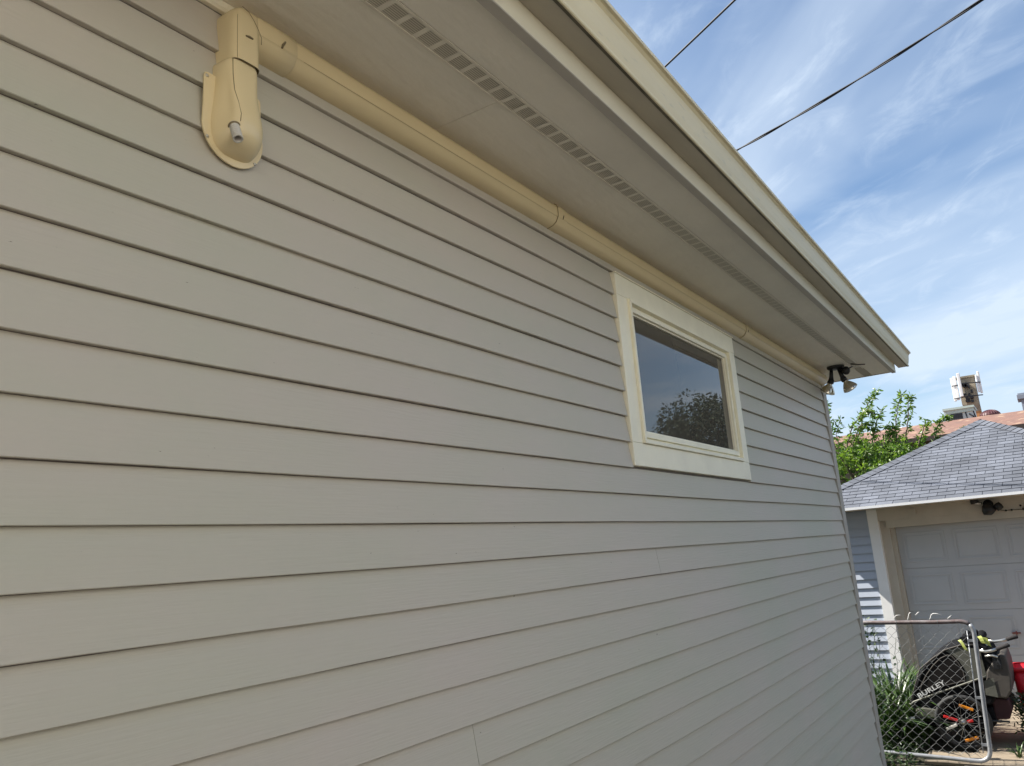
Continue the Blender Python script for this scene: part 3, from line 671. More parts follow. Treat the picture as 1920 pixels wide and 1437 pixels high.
for k in range(ncol):
    pts = []; ja = rg.uniform(-0.002, 0.002)
    for j in range(nz_ + 1):
        side = (j + k) % 2; s_ = s0 + (k + side) * w_ ; t_ = 0.028 + (0.972 - 0.028) * j / nz_
        bow = 0.012 * math.sin(t_ * 5 + k * 0.2)
        for dd in (-1, 1):
            if (j == 0 and dd < 0) or (j == nz_ and dd > 0): continue
            p = GQ(s_ + (0.0012 if side == 0 else -0.0012) * 0, t_ + dd * 0.0035, bow + dd * (0.0022 if side else -0.0022)); p.z += rg.uniform(-1, 1) * 0.0015; p.y += ja; pts.append(p)
    q.tube(pts, 0.0014, 4)
q.build('mesh_panel', M['meshwire'], gt, fixn=False)
for (s_, t_) in ((1.0, 0.14), (1.0, 0.55), (1.0, 0.88)):
    q = MB(); p = GQ(s_, t_); q.lathe(p + Vector((0, 0, 0.012)), (0, 0, -1), [(0, 0.0205), (0.024, 0.0205)], 14); q.box(gx - 0.008, gx + 0.008, p.y + 0.018, p.y + 0.062, p.z - 0.011, p.z + 0.011)
    q.build('tension_band', M['galv'], gt)
for s_ in (0.12, 0.375, 0.72):
    q = MB(); p = GQ(s_, 0.002); q.lathe(p + Vector((0, -0.002, 0)), (0, 1, 0), [(0, 0.0198), (0.005, 0.0198)], 12); q.tube([p + Vector((-0.01, 0, -0.017)), p + Vector((0, -0.004, -0.045))], 0.002, 5); q.build('tie_wire', M['meshwire'], gt)
for s_ in (0.28, 0.62):
    q = MB(); p = GQ(s_, 1.0); q.lathe(p + Vector((0, -0.002, 0)), (0, 1, 0), [(0, 0.0198), (0.005, 0.0198)], 12); q.build('tie_wire', M['meshwire'], gt)
def tw(pl_):
    q = MB(); q.tube([Vector((gx - 0.002, y, z)) for (y, z) in pl_], [0.0028] + [0.0036] * (len(pl_) - 2) + [0.0022], 6); q.build('twisted_wire', M['whitewire'], gt)
tw([(0.03, -0.800), (0.005, -0.775), (-0.005, -0.768), (-0.04, -0.766)]); 
tw([(-0.088, -0.815), (-0.098, -0.800), (-0.112, -0.762), (-0.122, -0.748), (-0.135, -0.745)])
tw([(-0.165, -0.772), (-0.178, -0.762), (-0.192, -0.748), (-0.206, -0.744)])
tw([(-0.275, -0.815), (-0.288, -0.800), (-0.300, -0.772), (-0.315, -0.762), (-0.345, -0.764), (-0.385, -0.778)])
tw([(-0.425, -0.812), (-0.445, -0.797), (-0.465, -0.782)])
q = MB(); q.tube([(gx + 0.01, 0.55, GZ - 0.2), (gx + 0.01, 0.55, -0.78)], 0.024, 12); q.lathe((gx + 0.01, 0.55, -0.78), (0, 0, 1), [(0, 0.027), (0.012, 0.027), (0.03, 0.012), (0.032, 0)], 12)
tag(q.build('gate_post', M['galv']), 'galvanised round gate post at the hinge side of the chain-link gate', 'post')

# ------------------------------------------------------------------ child bicycle trailer
M['fab_black'] = mat('black_fabric', (0.007, 0.007, 0.008), 0.8, spec=0.15, bump=0.15, bscale=200, var=0.3)
M['fab_mesh'] = mat('brown_mesh_window', (0.009, 0.007, 0.0065), 0.5, spec=0.2, var=0.2, bump=0.3, bscale=500)
M['fab_olive'] = mat('olive_grey_fabric', (0.10, 0.10, 0.08), 0.7, bump=0.25, bscale=25, var=0.12)
M['fab_brown'] = mat('brown_grey_fabric', (0.062, 0.054, 0.046), 0.7, bump=0.2, bscale=25, var=0.15)
M['fab_yellow'] = mat('lime_yellow_fabric', (0.42, 0.47, 0.12), 0.6, var=0.15, vscale=20)
M['fab_red'] = mat('dark_red_fabric', (0.035, 0.008, 0.010), 0.7, var=0.2)
M['alu'] = mat('trailer_aluminium', (0.55, 0.54, 0.50), 0.3, metal=0.8)
M['alu_dull'] = mat('dull_olive_tube', (0.13, 0.128, 0.105), 0.5, metal=0.3)
M['rim_dark'] = mat('dark_rim', (0.05, 0.05, 0.05), 0.4, metal=0.5)
M['rubber'] = mat('tyre_rubber', (0.022, 0.022, 0.022), 0.7, bump=0.2, bscale=90)
M['grip'] = mat('foam_grip', (0.022, 0.019, 0.019), 0.85, bump=0.2, bscale=300)
M['amber'] = mat('amber_reflector', (0.70, 0.24, 0.015), 0.25, bump=0.3, bscale=300)
M['redref'] = mat('red_reflector', (0.50, 0.02, 0.02), 0.3)
M['whiteink'] = mat('white_print', (0.72, 0.72, 0.70), 0.6)
TX0, TX1 = 9.20, 9.82
tr = thing('bike_trailer', (9.5, -0.33, GZ + 0.03), 'black and olive two-wheel child bike trailer parked behind the chain-link gate', 'bike trailer')
def sideprism(mb, pts, x0, x1, mi=0, inset=0.0):
    n = len(pts); cy = sum(p[0] for p in pts) / n; cz = sum(p[1] for p in pts) / n
    def rg_(x, k): return [(x, cy + (p[0] - cy) * k, cz + (p[1] - cz) * k) for p in pts]
    if inset: rings = [rg_(x0, 1 - inset), rg_(x0 + 0.03, 1), rg_(x1 - 0.03, 1), rg_(x1, 1 - inset)]
    else: rings = [rg_(x0, 1), rg_(x1, 1)]
    vs = [p for r in rings for p in r]; fs = []
    for i in range(len(rings) - 1):
        for k in range(n): fs.append((i * n + k, i * n + (k + 1) % n, (i + 1) * n + (k + 1) % n, (i + 1) * n + k))
    mb.add(vs, fs, mi, False); mb.add(rings[0], [tuple(range(n))[::-1]], mi); mb.add(rings[-1], [tuple(range(n))], mi)
q = MB(); body = [(0.105, -1.66), (0.085, -1.60), (0.038, -1.498), (-0.036, -1.354), (-0.10, -1.28), (-0.166, -1.22), (-0.286, -1.142), (-0.417, -1.098), (-0.56, -1.085), (-0.655, -1.13), (-0.70, -1.25), (-0.70, -1.50), (-0.60, -1.66), (-0.30, -1.70), (0.0, -1.72), (0.08, -1.71)]
sideprism(q, body, TX0, TX1, 0, 0.035)
q.build('cabin', M['fab_black'], tr, bevel=0.012)
q = MB(); q.add([(TX0 - 0.006, y, z) for (y, z) in ((-0.290, -1.168), (-0.42, -1.130), (-0.585, -1.150), (-0.60, -1.40), (-0.42, -1.452), (-0.428, -1.40), (-0.425, -1.345), (-0.395, -1.265), (-0.345, -1.205))] +
                [(TX0 + 0.004, y, z) for (y, z) in ((-0.290, -1.168), (-0.42, -1.130), (-0.585, -1.150), (-0.60, -1.40), (-0.42, -1.452), (-0.428, -1.40), (-0.425, -1.345), (-0.395, -1.265), (-0.345, -1.205))],
                [tuple(range(9)), tuple(range(9, 18))] + [(i, (i + 1) % 9, 9 + (i + 1) % 9, 9 + i) for i in range(9)])
q.build('side_panel', M['fab_olive'], tr)
q = MB(); wpts = [(0.000, -1.545), (-0.03, -1.475), (-0.085, -1.39), (-0.16, -1.30), (-0.235, -1.235), (-0.300, -1.205), (-0.335, -1.215), (-0.385, -1.28), (-0.412, -1.35), (-0.414, -1.44)]
n = len(wpts); q.add([(TX0 - 0.009, y, z) for (y, z) in wpts] + [(TX0 + 0.002, y, z) for (y, z) in wpts], [tuple(range(n)), tuple(range(n, 2 * n))] + [(i, (i + 1) % n, n + (i + 1) % n, n + i) for i in range(n)])
so = q.build('side_window', M['fab_mesh'], tr)
q = MB(); q.tube([(TX0 - 0.010, y, z) for (y, z) in wpts], 0.005, 6, closed=True); q.build('piping', M['fab_brown'], so)
q = MB(); q.tube([(TX0 - 0.008, 0.098, -1.645), (TX0 - 0.010, -0.036, -1.354 + 0.02), (TX0 - 0.008, -0.166, -1.235), (TX0 - 0.008, -0.286, -1.158), (TX0 - 0.006, -0.42, -1.118), (TX0 - 0.004, -0.58, -1.11)], 0.007, 8)
q.build('hoop', M['fab_brown'], tr)
for xx in (TX0 - 0.022, TX1 + 0.022):
    q = MB(); q.tube([(xx, 0.120, -1.655), (xx, 0.095, -1.665), (xx, 0.07, -1.640), (xx, -0.20, -1.540), (xx, -0.54, -1.418), (xx, -0.60, -1.395)], 0.009, 10); q.build('frame_rail', M['alu_dull'], tr)
q = MB(); q.tube([(TX0 + 0.02, 0.03, -1.765), (TX0 + 0.02, 0.09, -1.69), (TX1 - 0.02, 0.09, -1.69), (TX1 - 0.02, 0.03, -1.765)], 0.011, 8); q.tube([(TX0 - 0.01, 0.11, -1.66), (TX0 - 0.01, 0.115, -1.76)], 0.008, 8); q.tube([(TX0 - 0.0, -0.72, -1.80), (TX0 - 0.0, 0.12, -1.79)], 0.010, 8); q.tube([(TX1, -0.72, -1.80), (TX1, 0.12, -1.79)], 0.010, 8)
q.build('lower_frame', M['black'], tr)
q = MB(); sideprism(q, [(0.09, -1.70), (0.06, -1.83), (-0.05, -1.88), (-0.55, -1.88), (-0.62, -1.80), (-0.60, -1.68)], TX0 + 0.03, TX1 - 0.03, 0, 0.03); q.build('floor_tub', M['fab_black'], tr, bevel=0.01)
q = MB(); q.tube([(TX0 - 0.03, 0.40, -1.83), (TX0 - 0.03, 0.12, -1.79), (TX0 - 0.03, 0.02, -1.785)], 0.013, 8, 0); q.tube([(TX0 - 0.03, 0.16, -1.797), (TX0 - 0.03, 0.08, -1.79)], 0.018, 10, 1); q.build('tow_bar', [M['black'], M['alu']], tr)
q = MB(); sideprism(q, [(0.065, -1.700), (-0.02, -1.688), (-0.125, -1.705), (-0.145, -1.73), (-0.135, -1.785), (0.03, -1.795), (0.07, -1.77)], TX0 - 0.035, TX0 + 0.10, 0, 0.08); q.build('side_pocket', M['fab_olive'], tr, bevel=0.008)
# rear storage bag
q = MB(); sideprism(q, [(-0.600, -1.36), (-0.69, -1.24), (-0.745, -1.195), (-0.785, -1.21), (-0.800, -1.30), (-0.800, -1.42), (-0.785, -1.53), (-0.735, -1.60), (-0.66, -1.595), (-0.56, -1.575)], TX0 - 0.010, TX1, 0, 0.04); bagp = q.build('storage_bag', M['fab_brown'], tr, bevel=0.012)
q = MB(); q.add([(TX0 - 0.016, y, z) for (y, z) in ((-0.57, -1.44), (-0.655, -1.41), (-0.665, -1.585), (-0.565, -1.565))], [(0, 1, 2, 3)]); q.build('bag_panel', M['fab_olive'], bagp)
q = MB(); q.box(TX0 - 0.022, TX0 - 0.012, -0.745, -0.675, -1.335, -1.21); q.box(TX0 - 0.030, TX0 - 0.022, -0.735, -0.700, -1.30, -1.265); q.tube([(TX0 - 0.03, -0.72, -1.25), (TX0 - 0.04, -0.74, -1.30), (TX0 - 0.03, -0.73, -1.34)], 0.006, 6); q.build('buckle', M['black'], bagp, bevel=0.004)
# rolled canopy on top
q = MB()
for k, (a, b, r0) in enumerate((((9.22, -0.46, -1.075), (9.80, -0.46, -1.075), 0.030), ((9.20, -0.52, -1.072), (9.80, -0.52, -1.07), 0.036), ((9.22, -0.59, -1.085), (9.80, -0.59, -1.085), 0.038))):
    A_ = Vector(a); B_ = Vector(b); rr = random.Random(k); q.tube([A_.lerp(B_, t / 8) + Vector((0, rr.uniform(-.008, .008), rr.uniform(-.008, .008))) for t in range(9)], [r0 * rr.uniform(0.8, 1.15) for _ in range(9)], 10)
can = q.build('rolled_canopy', M['fab_black'], tr)
for (ya, za, yb, zb_, wv) in ((-0.430, -1.075, -0.500, -1.180, 0.014), (-0.600, -1.045, -0.655, -1.110, 0.018)):
    q = MB(); rr = random.Random(5); p0 = []; p1 = []
    for k in range(7):
        t = k / 6; y = ya + (yb - ya) * t; z = za + (zb_ - za) * t + 0.012 * math.sin(t * 7); xo = TX0 - 0.035 - 0.02 * math.sin(t * math.pi)
        p0.append((xo, y + wv, z + 0.006)); p1.append((xo - 0.006, y - wv * (1 - 0.6 * t), z + 0.004 + 0.014 * (1 - t)))
    for k in range(6): q.quad(p0[k], p0[k + 1], p1[k + 1], p1[k])
    yo_ = q.build('strap', M['fab_yellow'], can, fixn=False); sm_ = yo_.modifiers.new('t', 'SOLIDIFY'); sm_.thickness = 0.004
q = MB()
q.add([(TX0 - 0.03, -0.60, -1.035), (TX0 - 0.03, -0.668, -1.048), (TX0 - 0.03, -0.682, -1.090), (TX0 - 0.028, -0.69, -1.13), (TX0 - 0.028, -0.64, -1.10)], [(0, 1, 2, 3, 4)])
yo_ = q.build('strap', M['fab_yellow'], can, fixn=False); sm_ = yo_.modifiers.new('t', 'SOLIDIFY'); sm_.thickness = 0.004
# handlebar: near and far grips joined across
q = MB()
q.tube([(TX0 - 0.02, -0.585, -1.165), (TX0 - 0.02, -0.63, -1.175), (TX0 - 0.02, -0.68, -1.168), (TX0 - 0.02, -0.735, -1.148)], 0.0135, 10, 0)
q.tube([(TX0 + 0.14, -0.66, -1.092), (TX0 + 0.14, -0.70, -1.103), (TX0 + 0.14, -0.76, -1.098), (TX0 + 0.14, -0.82, -1.082)], 0.0135, 10, 0)
q.tube([(TX0 - 0.018, -0.60, -1.168), (TX0 + 0.14, -0.675, -1.096)], 0.010, 8)
hb = q.build('handlebar', M['alu'], tr)
q = MB(); q.tube([(TX0 - 0.02, -0.62, -1.215), (TX0 - 0.02, -0.685, -1.210), (TX0 - 0.02, -0.725, -1.225)], 0.011, 10, 0); q.build('brace', M['alu'], tr)
q = MB(); q.tube([(TX0 - 0.02, -0.728, -1.150), (TX0 - 0.02, -0.80, -1.127), (TX0 - 0.02, -0.835, -1.116), (TX0 - 0.02, -0.84, -1.113)], [0.018, 0.0195, 0.0185, 0.010], 12); q.build('grip', M['grip'], hb)
q = MB(); q.tube([(TX0 + 0.14, -0.815, -1.084), (TX0 + 0.14, -0.86, -1.070), (TX0 + 0.14, -0.905, -1.060), (TX0 + 0.14, -0.912, -1.057)], [0.018, 0.0195, 0.0185, 0.010], 12); q.build('grip', M['grip'], hb)
# lettering on the flank
def text_mesh(name, s, size, mtx, mt, parent, shear=0.0, ext=0.0):
    cu = bpy.data.curves.new(name, 'FONT'); cu.body = s; cu.size = size; cu.extrude = ext; cu.shear = shear; cu.align_x = 'LEFT'; cu.space_character = 1.02; cu.offset = 0.004 * size / 0.05 * 0.2
    t = bpy.data.objects.new(name + '_c', cu); col.objects.link(t); bpy.context.view_layer.update()
    me = bpy.data.meshes.new_from_object(t.evaluated_get(bpy.context.evaluated_depsgraph_get())); bpy.data.objects.remove(t)
    me.transform(mtx); me.materials.append(mt); o = bpy.data.objects.new(name, me); col.objects.link(o); o.parent = parent; o['_o'] = parent['_o']; return o
tdir = Vector((0, -0.255, 0.136)).normalized(); tup = Vector((0, 0.136, 0.255)).normalized(); tn = Vector((-1, 0, 0))
org = Vector((TX0 - 0.036, 0.012, -1.604)) + Vector((0, 0, EYE)) - Vector(tr['_o'])
mt_ = Matrix(((tdir.x, tup.x, tn.x, org.x), (tdir.y, tup.y, tn.y, org.y), (tdir.z, tup.z, tn.z, org.z), (0, 0, 0, 1)))
text_mesh('lettering', 'BURLEY', 0.074, mt_ @ Matrix.Diagonal((1.12, 0.80, 1, 1)), M['whiteink'], tr, 0.0, 0.001)
# wheels
def wheel(x, yc, zc, tilt=0.0):
    c = Vector((x, yc, zc)); R_ = 0.245
    def P(a, r, dx_=0.0): return c + Vector((dx_, math.cos(a) * r, math.sin(a) * r))
    q = MB(); q.tube([P(2 * math.pi * k / 44, R_ - 0.021) for k in range(44)], 0.021, 10, closed=True); ty = q.build('wheel', M['rubber'], tr)
    q = MB(); q.tube([P(2 * math.pi * k / 44, R_ - 0.046) for k in range(44)], 0.009, 8, closed=True); q.build('rim', M['rim_dark'], ty)
    q = MB(); q.lathe(c + Vector((-0.045, 0, 0)), (1, 0, 0), [(0, 0), (0, 0.012), (0.01, 0.013), (0.014, 0.022), (0.02, 0.022), (0.024, 0.012), (0.066, 0.012), (0.07, 0.022), (0.076, 0.022), (0.08, 0.01), (0.09, 0.01), (0.09, 0)], 18); q.build('hub', M['alu'], ty)
    q = MB()
    for k in range(20):
        a = 2 * math.pi * k / 20; sgn = 1 if k % 2 else -1; q.tube([P(a + 0.9 * (1 if (k // 2) % 2 else -1), 0.02, sgn * 0.028), P(a, R_ - 0.05)], 0.0013, 4, cap=False)
    q.build('spokes', M['alu'], ty)
    for (a, L2, mt2, r2) in ((2.02 - 0.1, 0.062, 'amber', 0.140), (-1.98 + 0.1, 0.062, 'amber', 0.155), (0.30, 0.062, 'redref', 0.105), (-0.42, 0.055, 'hose', 0.115), (2.95, 0.03, 'redref', 0.06)):
        # reflectors clipped between the spokes
        t = P(a, r2, -0.018); ra = (P(a, 1) - c).normalized(); ta_ = Vector((0, -ra.z, ra.y))
        if mt2 == 'redref' or mt2 == 'hose': ta_, ra = ra, ta_
        q = MB(); q.obox(t, ta_, ra, (1, 0, 0), L2, 0.013, 0.006); q.build('reflector', M[mt2], ty, bevel=0.005)
    return ty
wheel(9.15, -0.338, GZ + 0.030 + 0.246); wheel(9.90, -0.36, GZ + 0.030 + 0.246)
q = MB(); q.tube([(9.15, -0.338, -1.804), (9.90, -0.36, -1.804)], 0.009, 8); q.build('axle', M['alu'], tr)
q = MB(); sideprism(q, [(-0.60, -1.60), (-0.74, -1.61), (-0.76, -1.70), (-0.72, -1.79), (-0.60, -1.80)], TX0 + 0.05, TX1 - 0.05, 0, 0.05); q.build('rear_skirt', M['fab_red'], tr, bevel=0.01)

# ------------------------------------------------------------------ red basket at the right edge
M['redplastic'] = mat('red_plastic', (0.62, 0.018, 0.03), 0.35, var=0.1, vscale=9)
bk = thing('basket', (10.0, -1.15, GZ), 'bright red ribbed plastic basket at the right edge beside the trailer', 'basket')
bx0, bx1, by0, by1, bz0, bz1 = 9.72, 10.12, -1.40, -0.775, GZ + 0.05, -1.40
q = MB(); cxb, cyb = (bx0 + bx1) / 2, (by0 + by1) / 2; hxb, hyb = (bx1 - bx0) / 2, (by1 - by0) / 2
def rrect(k, z, n=8, rc=0.06):
    o = []
    for (sx_, sy_, a0) in ((1, 1, 0), (-1, 1, 90), (-1, -1, 180), (1, -1, 270)):
        for j in range(n + 1):
            a = math.radians(a0 + 90 * j / n); o.append((cxb + sx_ * (hxb * k - rc) + rc * math.cos(a), cyb + sy_ * (hyb * k - rc) + rc * math.sin(a), z))
    return o
zs_ = [(0.84, bz0), (0.90, bz0 + 0.2), (0.945, bz0 + 0.4), (0.955, bz0 + 0.405), (0.98, bz1 - 0.012), (0.965, bz1 - 0.012), (0.93, bz1 - 0.2), (0.82, bz0 + 0.01)]
q.loft([rrect(k_, z_) for (k_, z_) in zs_], 0, True, True); q.add(rrect(0.84, bz0), [tuple(range(36))], 0)
for j in range(9):
    t_ = by0 + 0.09 + (by1 - by0 - 0.18) * j / 8; q.obox((cxb - hxb * 0.92, t_, bz0 + 0.24), (0, 1, 0), (1, 0, 0.04), (0.04, 0, -1), 0.008, 0.012, 0.19)
q.build('body', M['redplastic'], bk)
q = MB(); q.loft([rrect(0.97, bz1 - 0.03), rrect(1.04, bz1 - 0.035), rrect(1.05, bz1 - 0.01), rrect(1.03, bz1), rrect(0.96, bz1)], 0, True, True)
q.build('rim', M['redplastic'], bk)

# ------------------------------------------------------------------ plants
M['blade'] = leafmat('lily_blade', (0.006, 0.020, 0.005), (0.075, 0.13, 0.032), 0.35, 0.12)
M['leaf'] = leafmat('tree_leaf', (0.045, 0.10, 0.018), (0.20, 0.29, 0.06), 0.38, 0.42)
M['leafdark'] = leafmat('dark_leaf', (0.018, 0.035, 0.014), (0.05, 0.085, 0.025), 0.45, 0.25)
M['leaffar'] = leafmat('far_leaf', (0.012, 0.022, 0.010), (0.03, 0.05, 0.02), 0.6, 0.15)
M['bark'] = mat('bark', (0.11, 0.085, 0.06), 0.9, var=0.3, vscale=20, bump=0.5, bscale=40)
def blade(mb, base, ang, L, w, lean, r, mi=0):
    b = Vector(base); d = Vector((math.cos(ang), math.sin(ang), 0)); sd_ = Vector((-d.y, d.x, 0)); n = 7; pv = None
    tw_ = r.uniform(-0.6, 0.6)
    for k in range(n + 1):
        t = k / n; out_ = lean * L * t ** 1.7; up_ = L * (t - 0.62 * lean * t ** 2.4)
        p = b + d * out_ + Vector((0, 0, up_)); ww = w * (1 - t ** 2.2) * (0.5 + 0.9 * min(1, t * 3)) * 0.5 + 0.0004
        s_ = (sd_ * math.cos(tw_ * t) + Vector((0, 0, 1)) * math.sin(tw_ * t))
        cur = (p - s_ * ww, p + d * -0.25 * ww, p + s_ * ww)
        if pv: mb.add([pv[0], pv[1], cur[1], cur[0], pv[2], cur[2]], [(0, 1, 2, 3), (1, 4, 5, 2)], mi, True)
        pv = cur
def leaf(mb, p, d, L, w, r, mi=0):
    p = Vector(p); d = Vector(d).normalized(); a = Vector((r.uniform(-1, 1), r.uniform(-1, 1), r.uniform(-1, 1))); s_ = d.cross(a)
    if s_.length < 1e-3: s_ = Vector((1, 0, 0))
    s_.normalize(); nn = s_.cross(d)
    mb.add([p, p + d * L * 0.35 + s_ * w * 0.5 + nn * w * 0.12, p + d * L * 0.75 + s_ * w * 0.32, p + d * L - nn * L * 0.12, p + d * L * 0.75 - s_ * w * 0.32, p + d * L * 0.35 - s_ * w * 0.5 + nn * w * 0.12, p + d * L * 0.5 - nn * w * 0.1],
           [(0, 1, 6), (1, 2, 6), (2, 3, 6), (3, 4, 6), (4, 5, 6), (5, 0, 6)], mi, False)
r = random.Random(11)
def lily(loc, n, L0, L1, w, spread, label, name='lily_clump', group='strap-leaved plants by the garage wall'):
    t = thing(name, loc, label, 'plant', group)
    q = MB()
    for k in range(n):
        a = r.uniform(0, 2 * math.pi); rr = spread * math.sqrt(r.random())
        blade(q, (loc[0] + rr * math.cos(a), loc[1] + rr * math.sin(a), loc[2]), a + r.uniform(-0.7, 0.7), r.uniform(L0, L1), w * r.uniform(0.8, 1.4), r.uniform(0.35, 1.0), r)
    q.build('leaves', M['blade'], t, fixn=False)
lily((9.85, 0.36, GZ), 200, 0.65, 1.08, 0.026, 0.24, 'tallest strap-leaved lily clump against the lit garage siding behind the gate')
lily((9.45, 0.17, GZ), 170, 0.45, 0.80, 0.024, 0.16, 'arching lily clump directly left of the bike trailer nose')
lily((9.25, 0.44, GZ), 150, 0.40, 0.72, 0.022, 0.16, 'lily clump beside the wall corner behind the gate')
lily((10.5, 0.22, GZ), 90, 0.6, 0.95, 0.024, 0.18, 'lily clump at the foot of the white garage corner trim')
lily((8.42, 0.42, GZ), 55, 0.10, 0.26, 0.010, 0.10, 'low grass tuft at the foot of the wall corner in front of the gate', 'grass_tuft', None)
lily((8.95, -0.76, GZ + 0.02), 22, 0.08, 0.19, 0.007, 0.025, 'small dry weed growing in the slab joint at the right edge', 'weed', None)
# vine climbing beside the corner
vn = thing('vine', (8.95, 0.36, GZ), 'thin leafy vine standing against the white lit siding at the gate top', 'vine')
q = MB(); q2 = MB()
for k in range(5):
    p = Vector((8.9 + r.uniform(-.06, .1), 0.40 - 0.05 * k, GZ)); pts = [p]
    for j in range(14): p = p + Vector((r.uniform(-.01, .012), r.uniform(-.022, .015), 0.092 - 0.004 * k)); pts.append(p)
    q.tube(pts, 0.0022, 5)
    for j in range(6, 15):
        for _ in range(2 if k < 2 else 1):
            pp = pts[j] + Vector((r.uniform(-.02, .02), r.uniform(-.03, .03), r.uniform(-.03, .03))); leaf(q2, pp, (r.uniform(-1, 1), r.uniform(-1, 1), r.uniform(-1, 0.4)), 0.045, 0.032, r)
q.build('stems', M['leafdark'], vn); q2.build('leaves', M['leafdark'], vn, fixn=False)
# low leaf litter and dark ground cover
q = MB()
for k in range(2600):
    x_ = r.uniform(8.3, 11.4); y_ = r.uniform(0.02, 0.75); leaf(q, (x_, y_, GZ + r.uniform(0.0, 0.13)), (r.uniform(-1, 1), r.uniform(-1, 1), r.uniform(-.1, .8)), r.uniform(0.02, 0.05), r.uniform(0.012, 0.03), r)
tag(q.build('ground_cover', M['leafdark'], fixn=False), 'dark low leafy ground cover and litter at the foot of the lilies', 'ground cover', kind='stuff')
# bush below the basket
bs = thing('bush', (9.5, -1.0, GZ), 'dark leafy bush in front of the red basket at the right edge', 'bush')
q = MB(); q2 = MB()
for k in range(60):
    a = r.uniform(0, 6.28); p = Vector((9.5, -1.02, GZ)); tip = Vector((9.5 + 0.2 * math.cos(a), -1.02 + 0.3 * math.sin(a), GZ + r.uniform(0.15, 0.50))); q.tube([p, p.lerp(tip, 0.5) + Vector((0, 0, 0.05)), tip], 0.004, 5)
    for j in range(34): pp = p.lerp(tip, r.uniform(0.25, 1.05)) + Vector((r.uniform(-.05, .05), r.uniform(-.05, .05), r.uniform(-.05, .05))); leaf(q2, pp, (r.uniform(-1, 1), r.uniform(-1, 1), r.uniform(-.3, 1)), r.uniform(.03, .055), r.uniform(.012, .022), r)
q.build('stems', M['bark'], bs); q2.build('leaves', M['leafdark'], bs, fixn=False)

# ------------------------------------------------------------------ tree behind the garage
r = random.Random(21)
tx = 17.2
tree = thing('cherry_tree', (tx + 0.5, 1.6, GZ), 'leafy green tree with arching shoots behind the grey hip roof', 'tree')
q = MB(); q2 = MB()
k13 = tx / 13.0
def T(y13, z13, dx_=0.0): return Vector((tx + dx_, -1.4 + (y13 + 1.4) * k13 * (tx + dx_) / tx, z13 * k13 * (tx + dx_) / tx))
trunk = Vector((tx + 0.5, 1.6, GZ))
fork = Vector((tx + 0.4, 1.4, 0.0))
q.tube([trunk, trunk.lerp(fork, 0.5) + Vector((0, 0.08, 0)), fork], [0.14, 0.11, 0.09], 10)
shoots = [  # arching shoots, as y,z at 13 m
    [(1.05, 1.0), (1.18, 1.35), (1.19, 1.7), (1.22, 2.05), (1.27, 2.3)],
    [(1.05, 1.0), (0.98, 1.35), (0.86, 1.60), (0.72, 1.74), (0.62, 1.80), (0.52, 1.70)],
    [(0.9, 1.0), (0.92, 1.30), (0.78, 1.56), (0.66, 1.62), (0.57, 1.50)],
    [(0.85, 1.1), (0.80, 1.45), (0.68, 1.78), (0.56, 1.95), (0.45, 2.08)],
    [(0.75, 1.0), (0.62, 1.35), (0.52, 1.62), (0.42, 1.78)],
    [(0.45, 1.0), (0.40, 1.30), (0.34, 1.45), (0.30, 1.50)],
    [(0.35, 1.0), (0.30, 1.35), (0.27, 1.60), (0.20, 1.80), (0.13, 1.95)],
    [(0.30, 1.0), (0.18, 1.30), (0.10, 1.60), (0.06, 1.84), (0.02, 1.90)],
    [(0.15, 0.95), (0.0, 1.25), (-0.08, 1.42), (-0.15, 1.50)],
    [(0.0, 0.9), (-0.15, 1.15), (-0.25, 1.40), (-0.33, 1.50), (-0.40, 1.54)],
    [(-0.1, 0.9), (-0.30, 1.10), (-0.50, 1.25), (-0.62, 1.33)],
    [(1.25, 0.9), (1.30, 1.3), (1.33, 1.7), (1.30, 2.1)],
    [(1.15, 0.9), (1.10, 1.2), (1.12, 1.5), (1.02, 1.72)],
]
for sh_pts in shoots:
    dxx = r.uniform(-0.3, 0.3); P = [T(y, z, dxx) for (y, z) in sh_pts]
    # refine
    pts = []
    for i in range(len(P) - 1):
        for k in range(6): pts.append(P[i].lerp(P[i + 1], k / 6) + Vector((0, r.uniform(-.01, .01), r.uniform(-.01, .01))))
    pts.append(P[-1]); q.tube([fork] + pts, [0.05] + [0.018 * (1 - 0.8 * i / len(pts)) for i in range(len(pts))], 6)
    for i, p in enumerate(pts):
        if i < 3: continue
        dirv = (pts[min(i + 1, len(pts) - 1)] - pts[i - 1]).normalized()
        for _ in range(r.choice([4, 5, 6, 7])):
            sidev = Vector((r.uniform(-1, 1), r.uniform(-1, 1), r.uniform(-0.9, 0.3)))
            leaf(q2, p + sidev * r.uniform(0.01, 0.05), dirv * 0.45 + sidev, r.uniform(0.07, 0.125), r.uniform(0.026, 0.046), r)
        if r.random() < 0.30:
            tw_ = p + Vector((r.uniform(-.1, .1), r.uniform(-.16, .16), r.uniform(-.02, .14)))
            q.tube([p, tw_], 0.003, 4)
            for _ in range(7): leaf(q2, p.lerp(tw_, r.uniform(.4, 1.1)), Vector((r.uniform(-1, 1), r.uniform(-1, 1), r.uniform(-1, .4))), r.uniform(0.07, 0.115), r.uniform(0.026, 0.042), r)
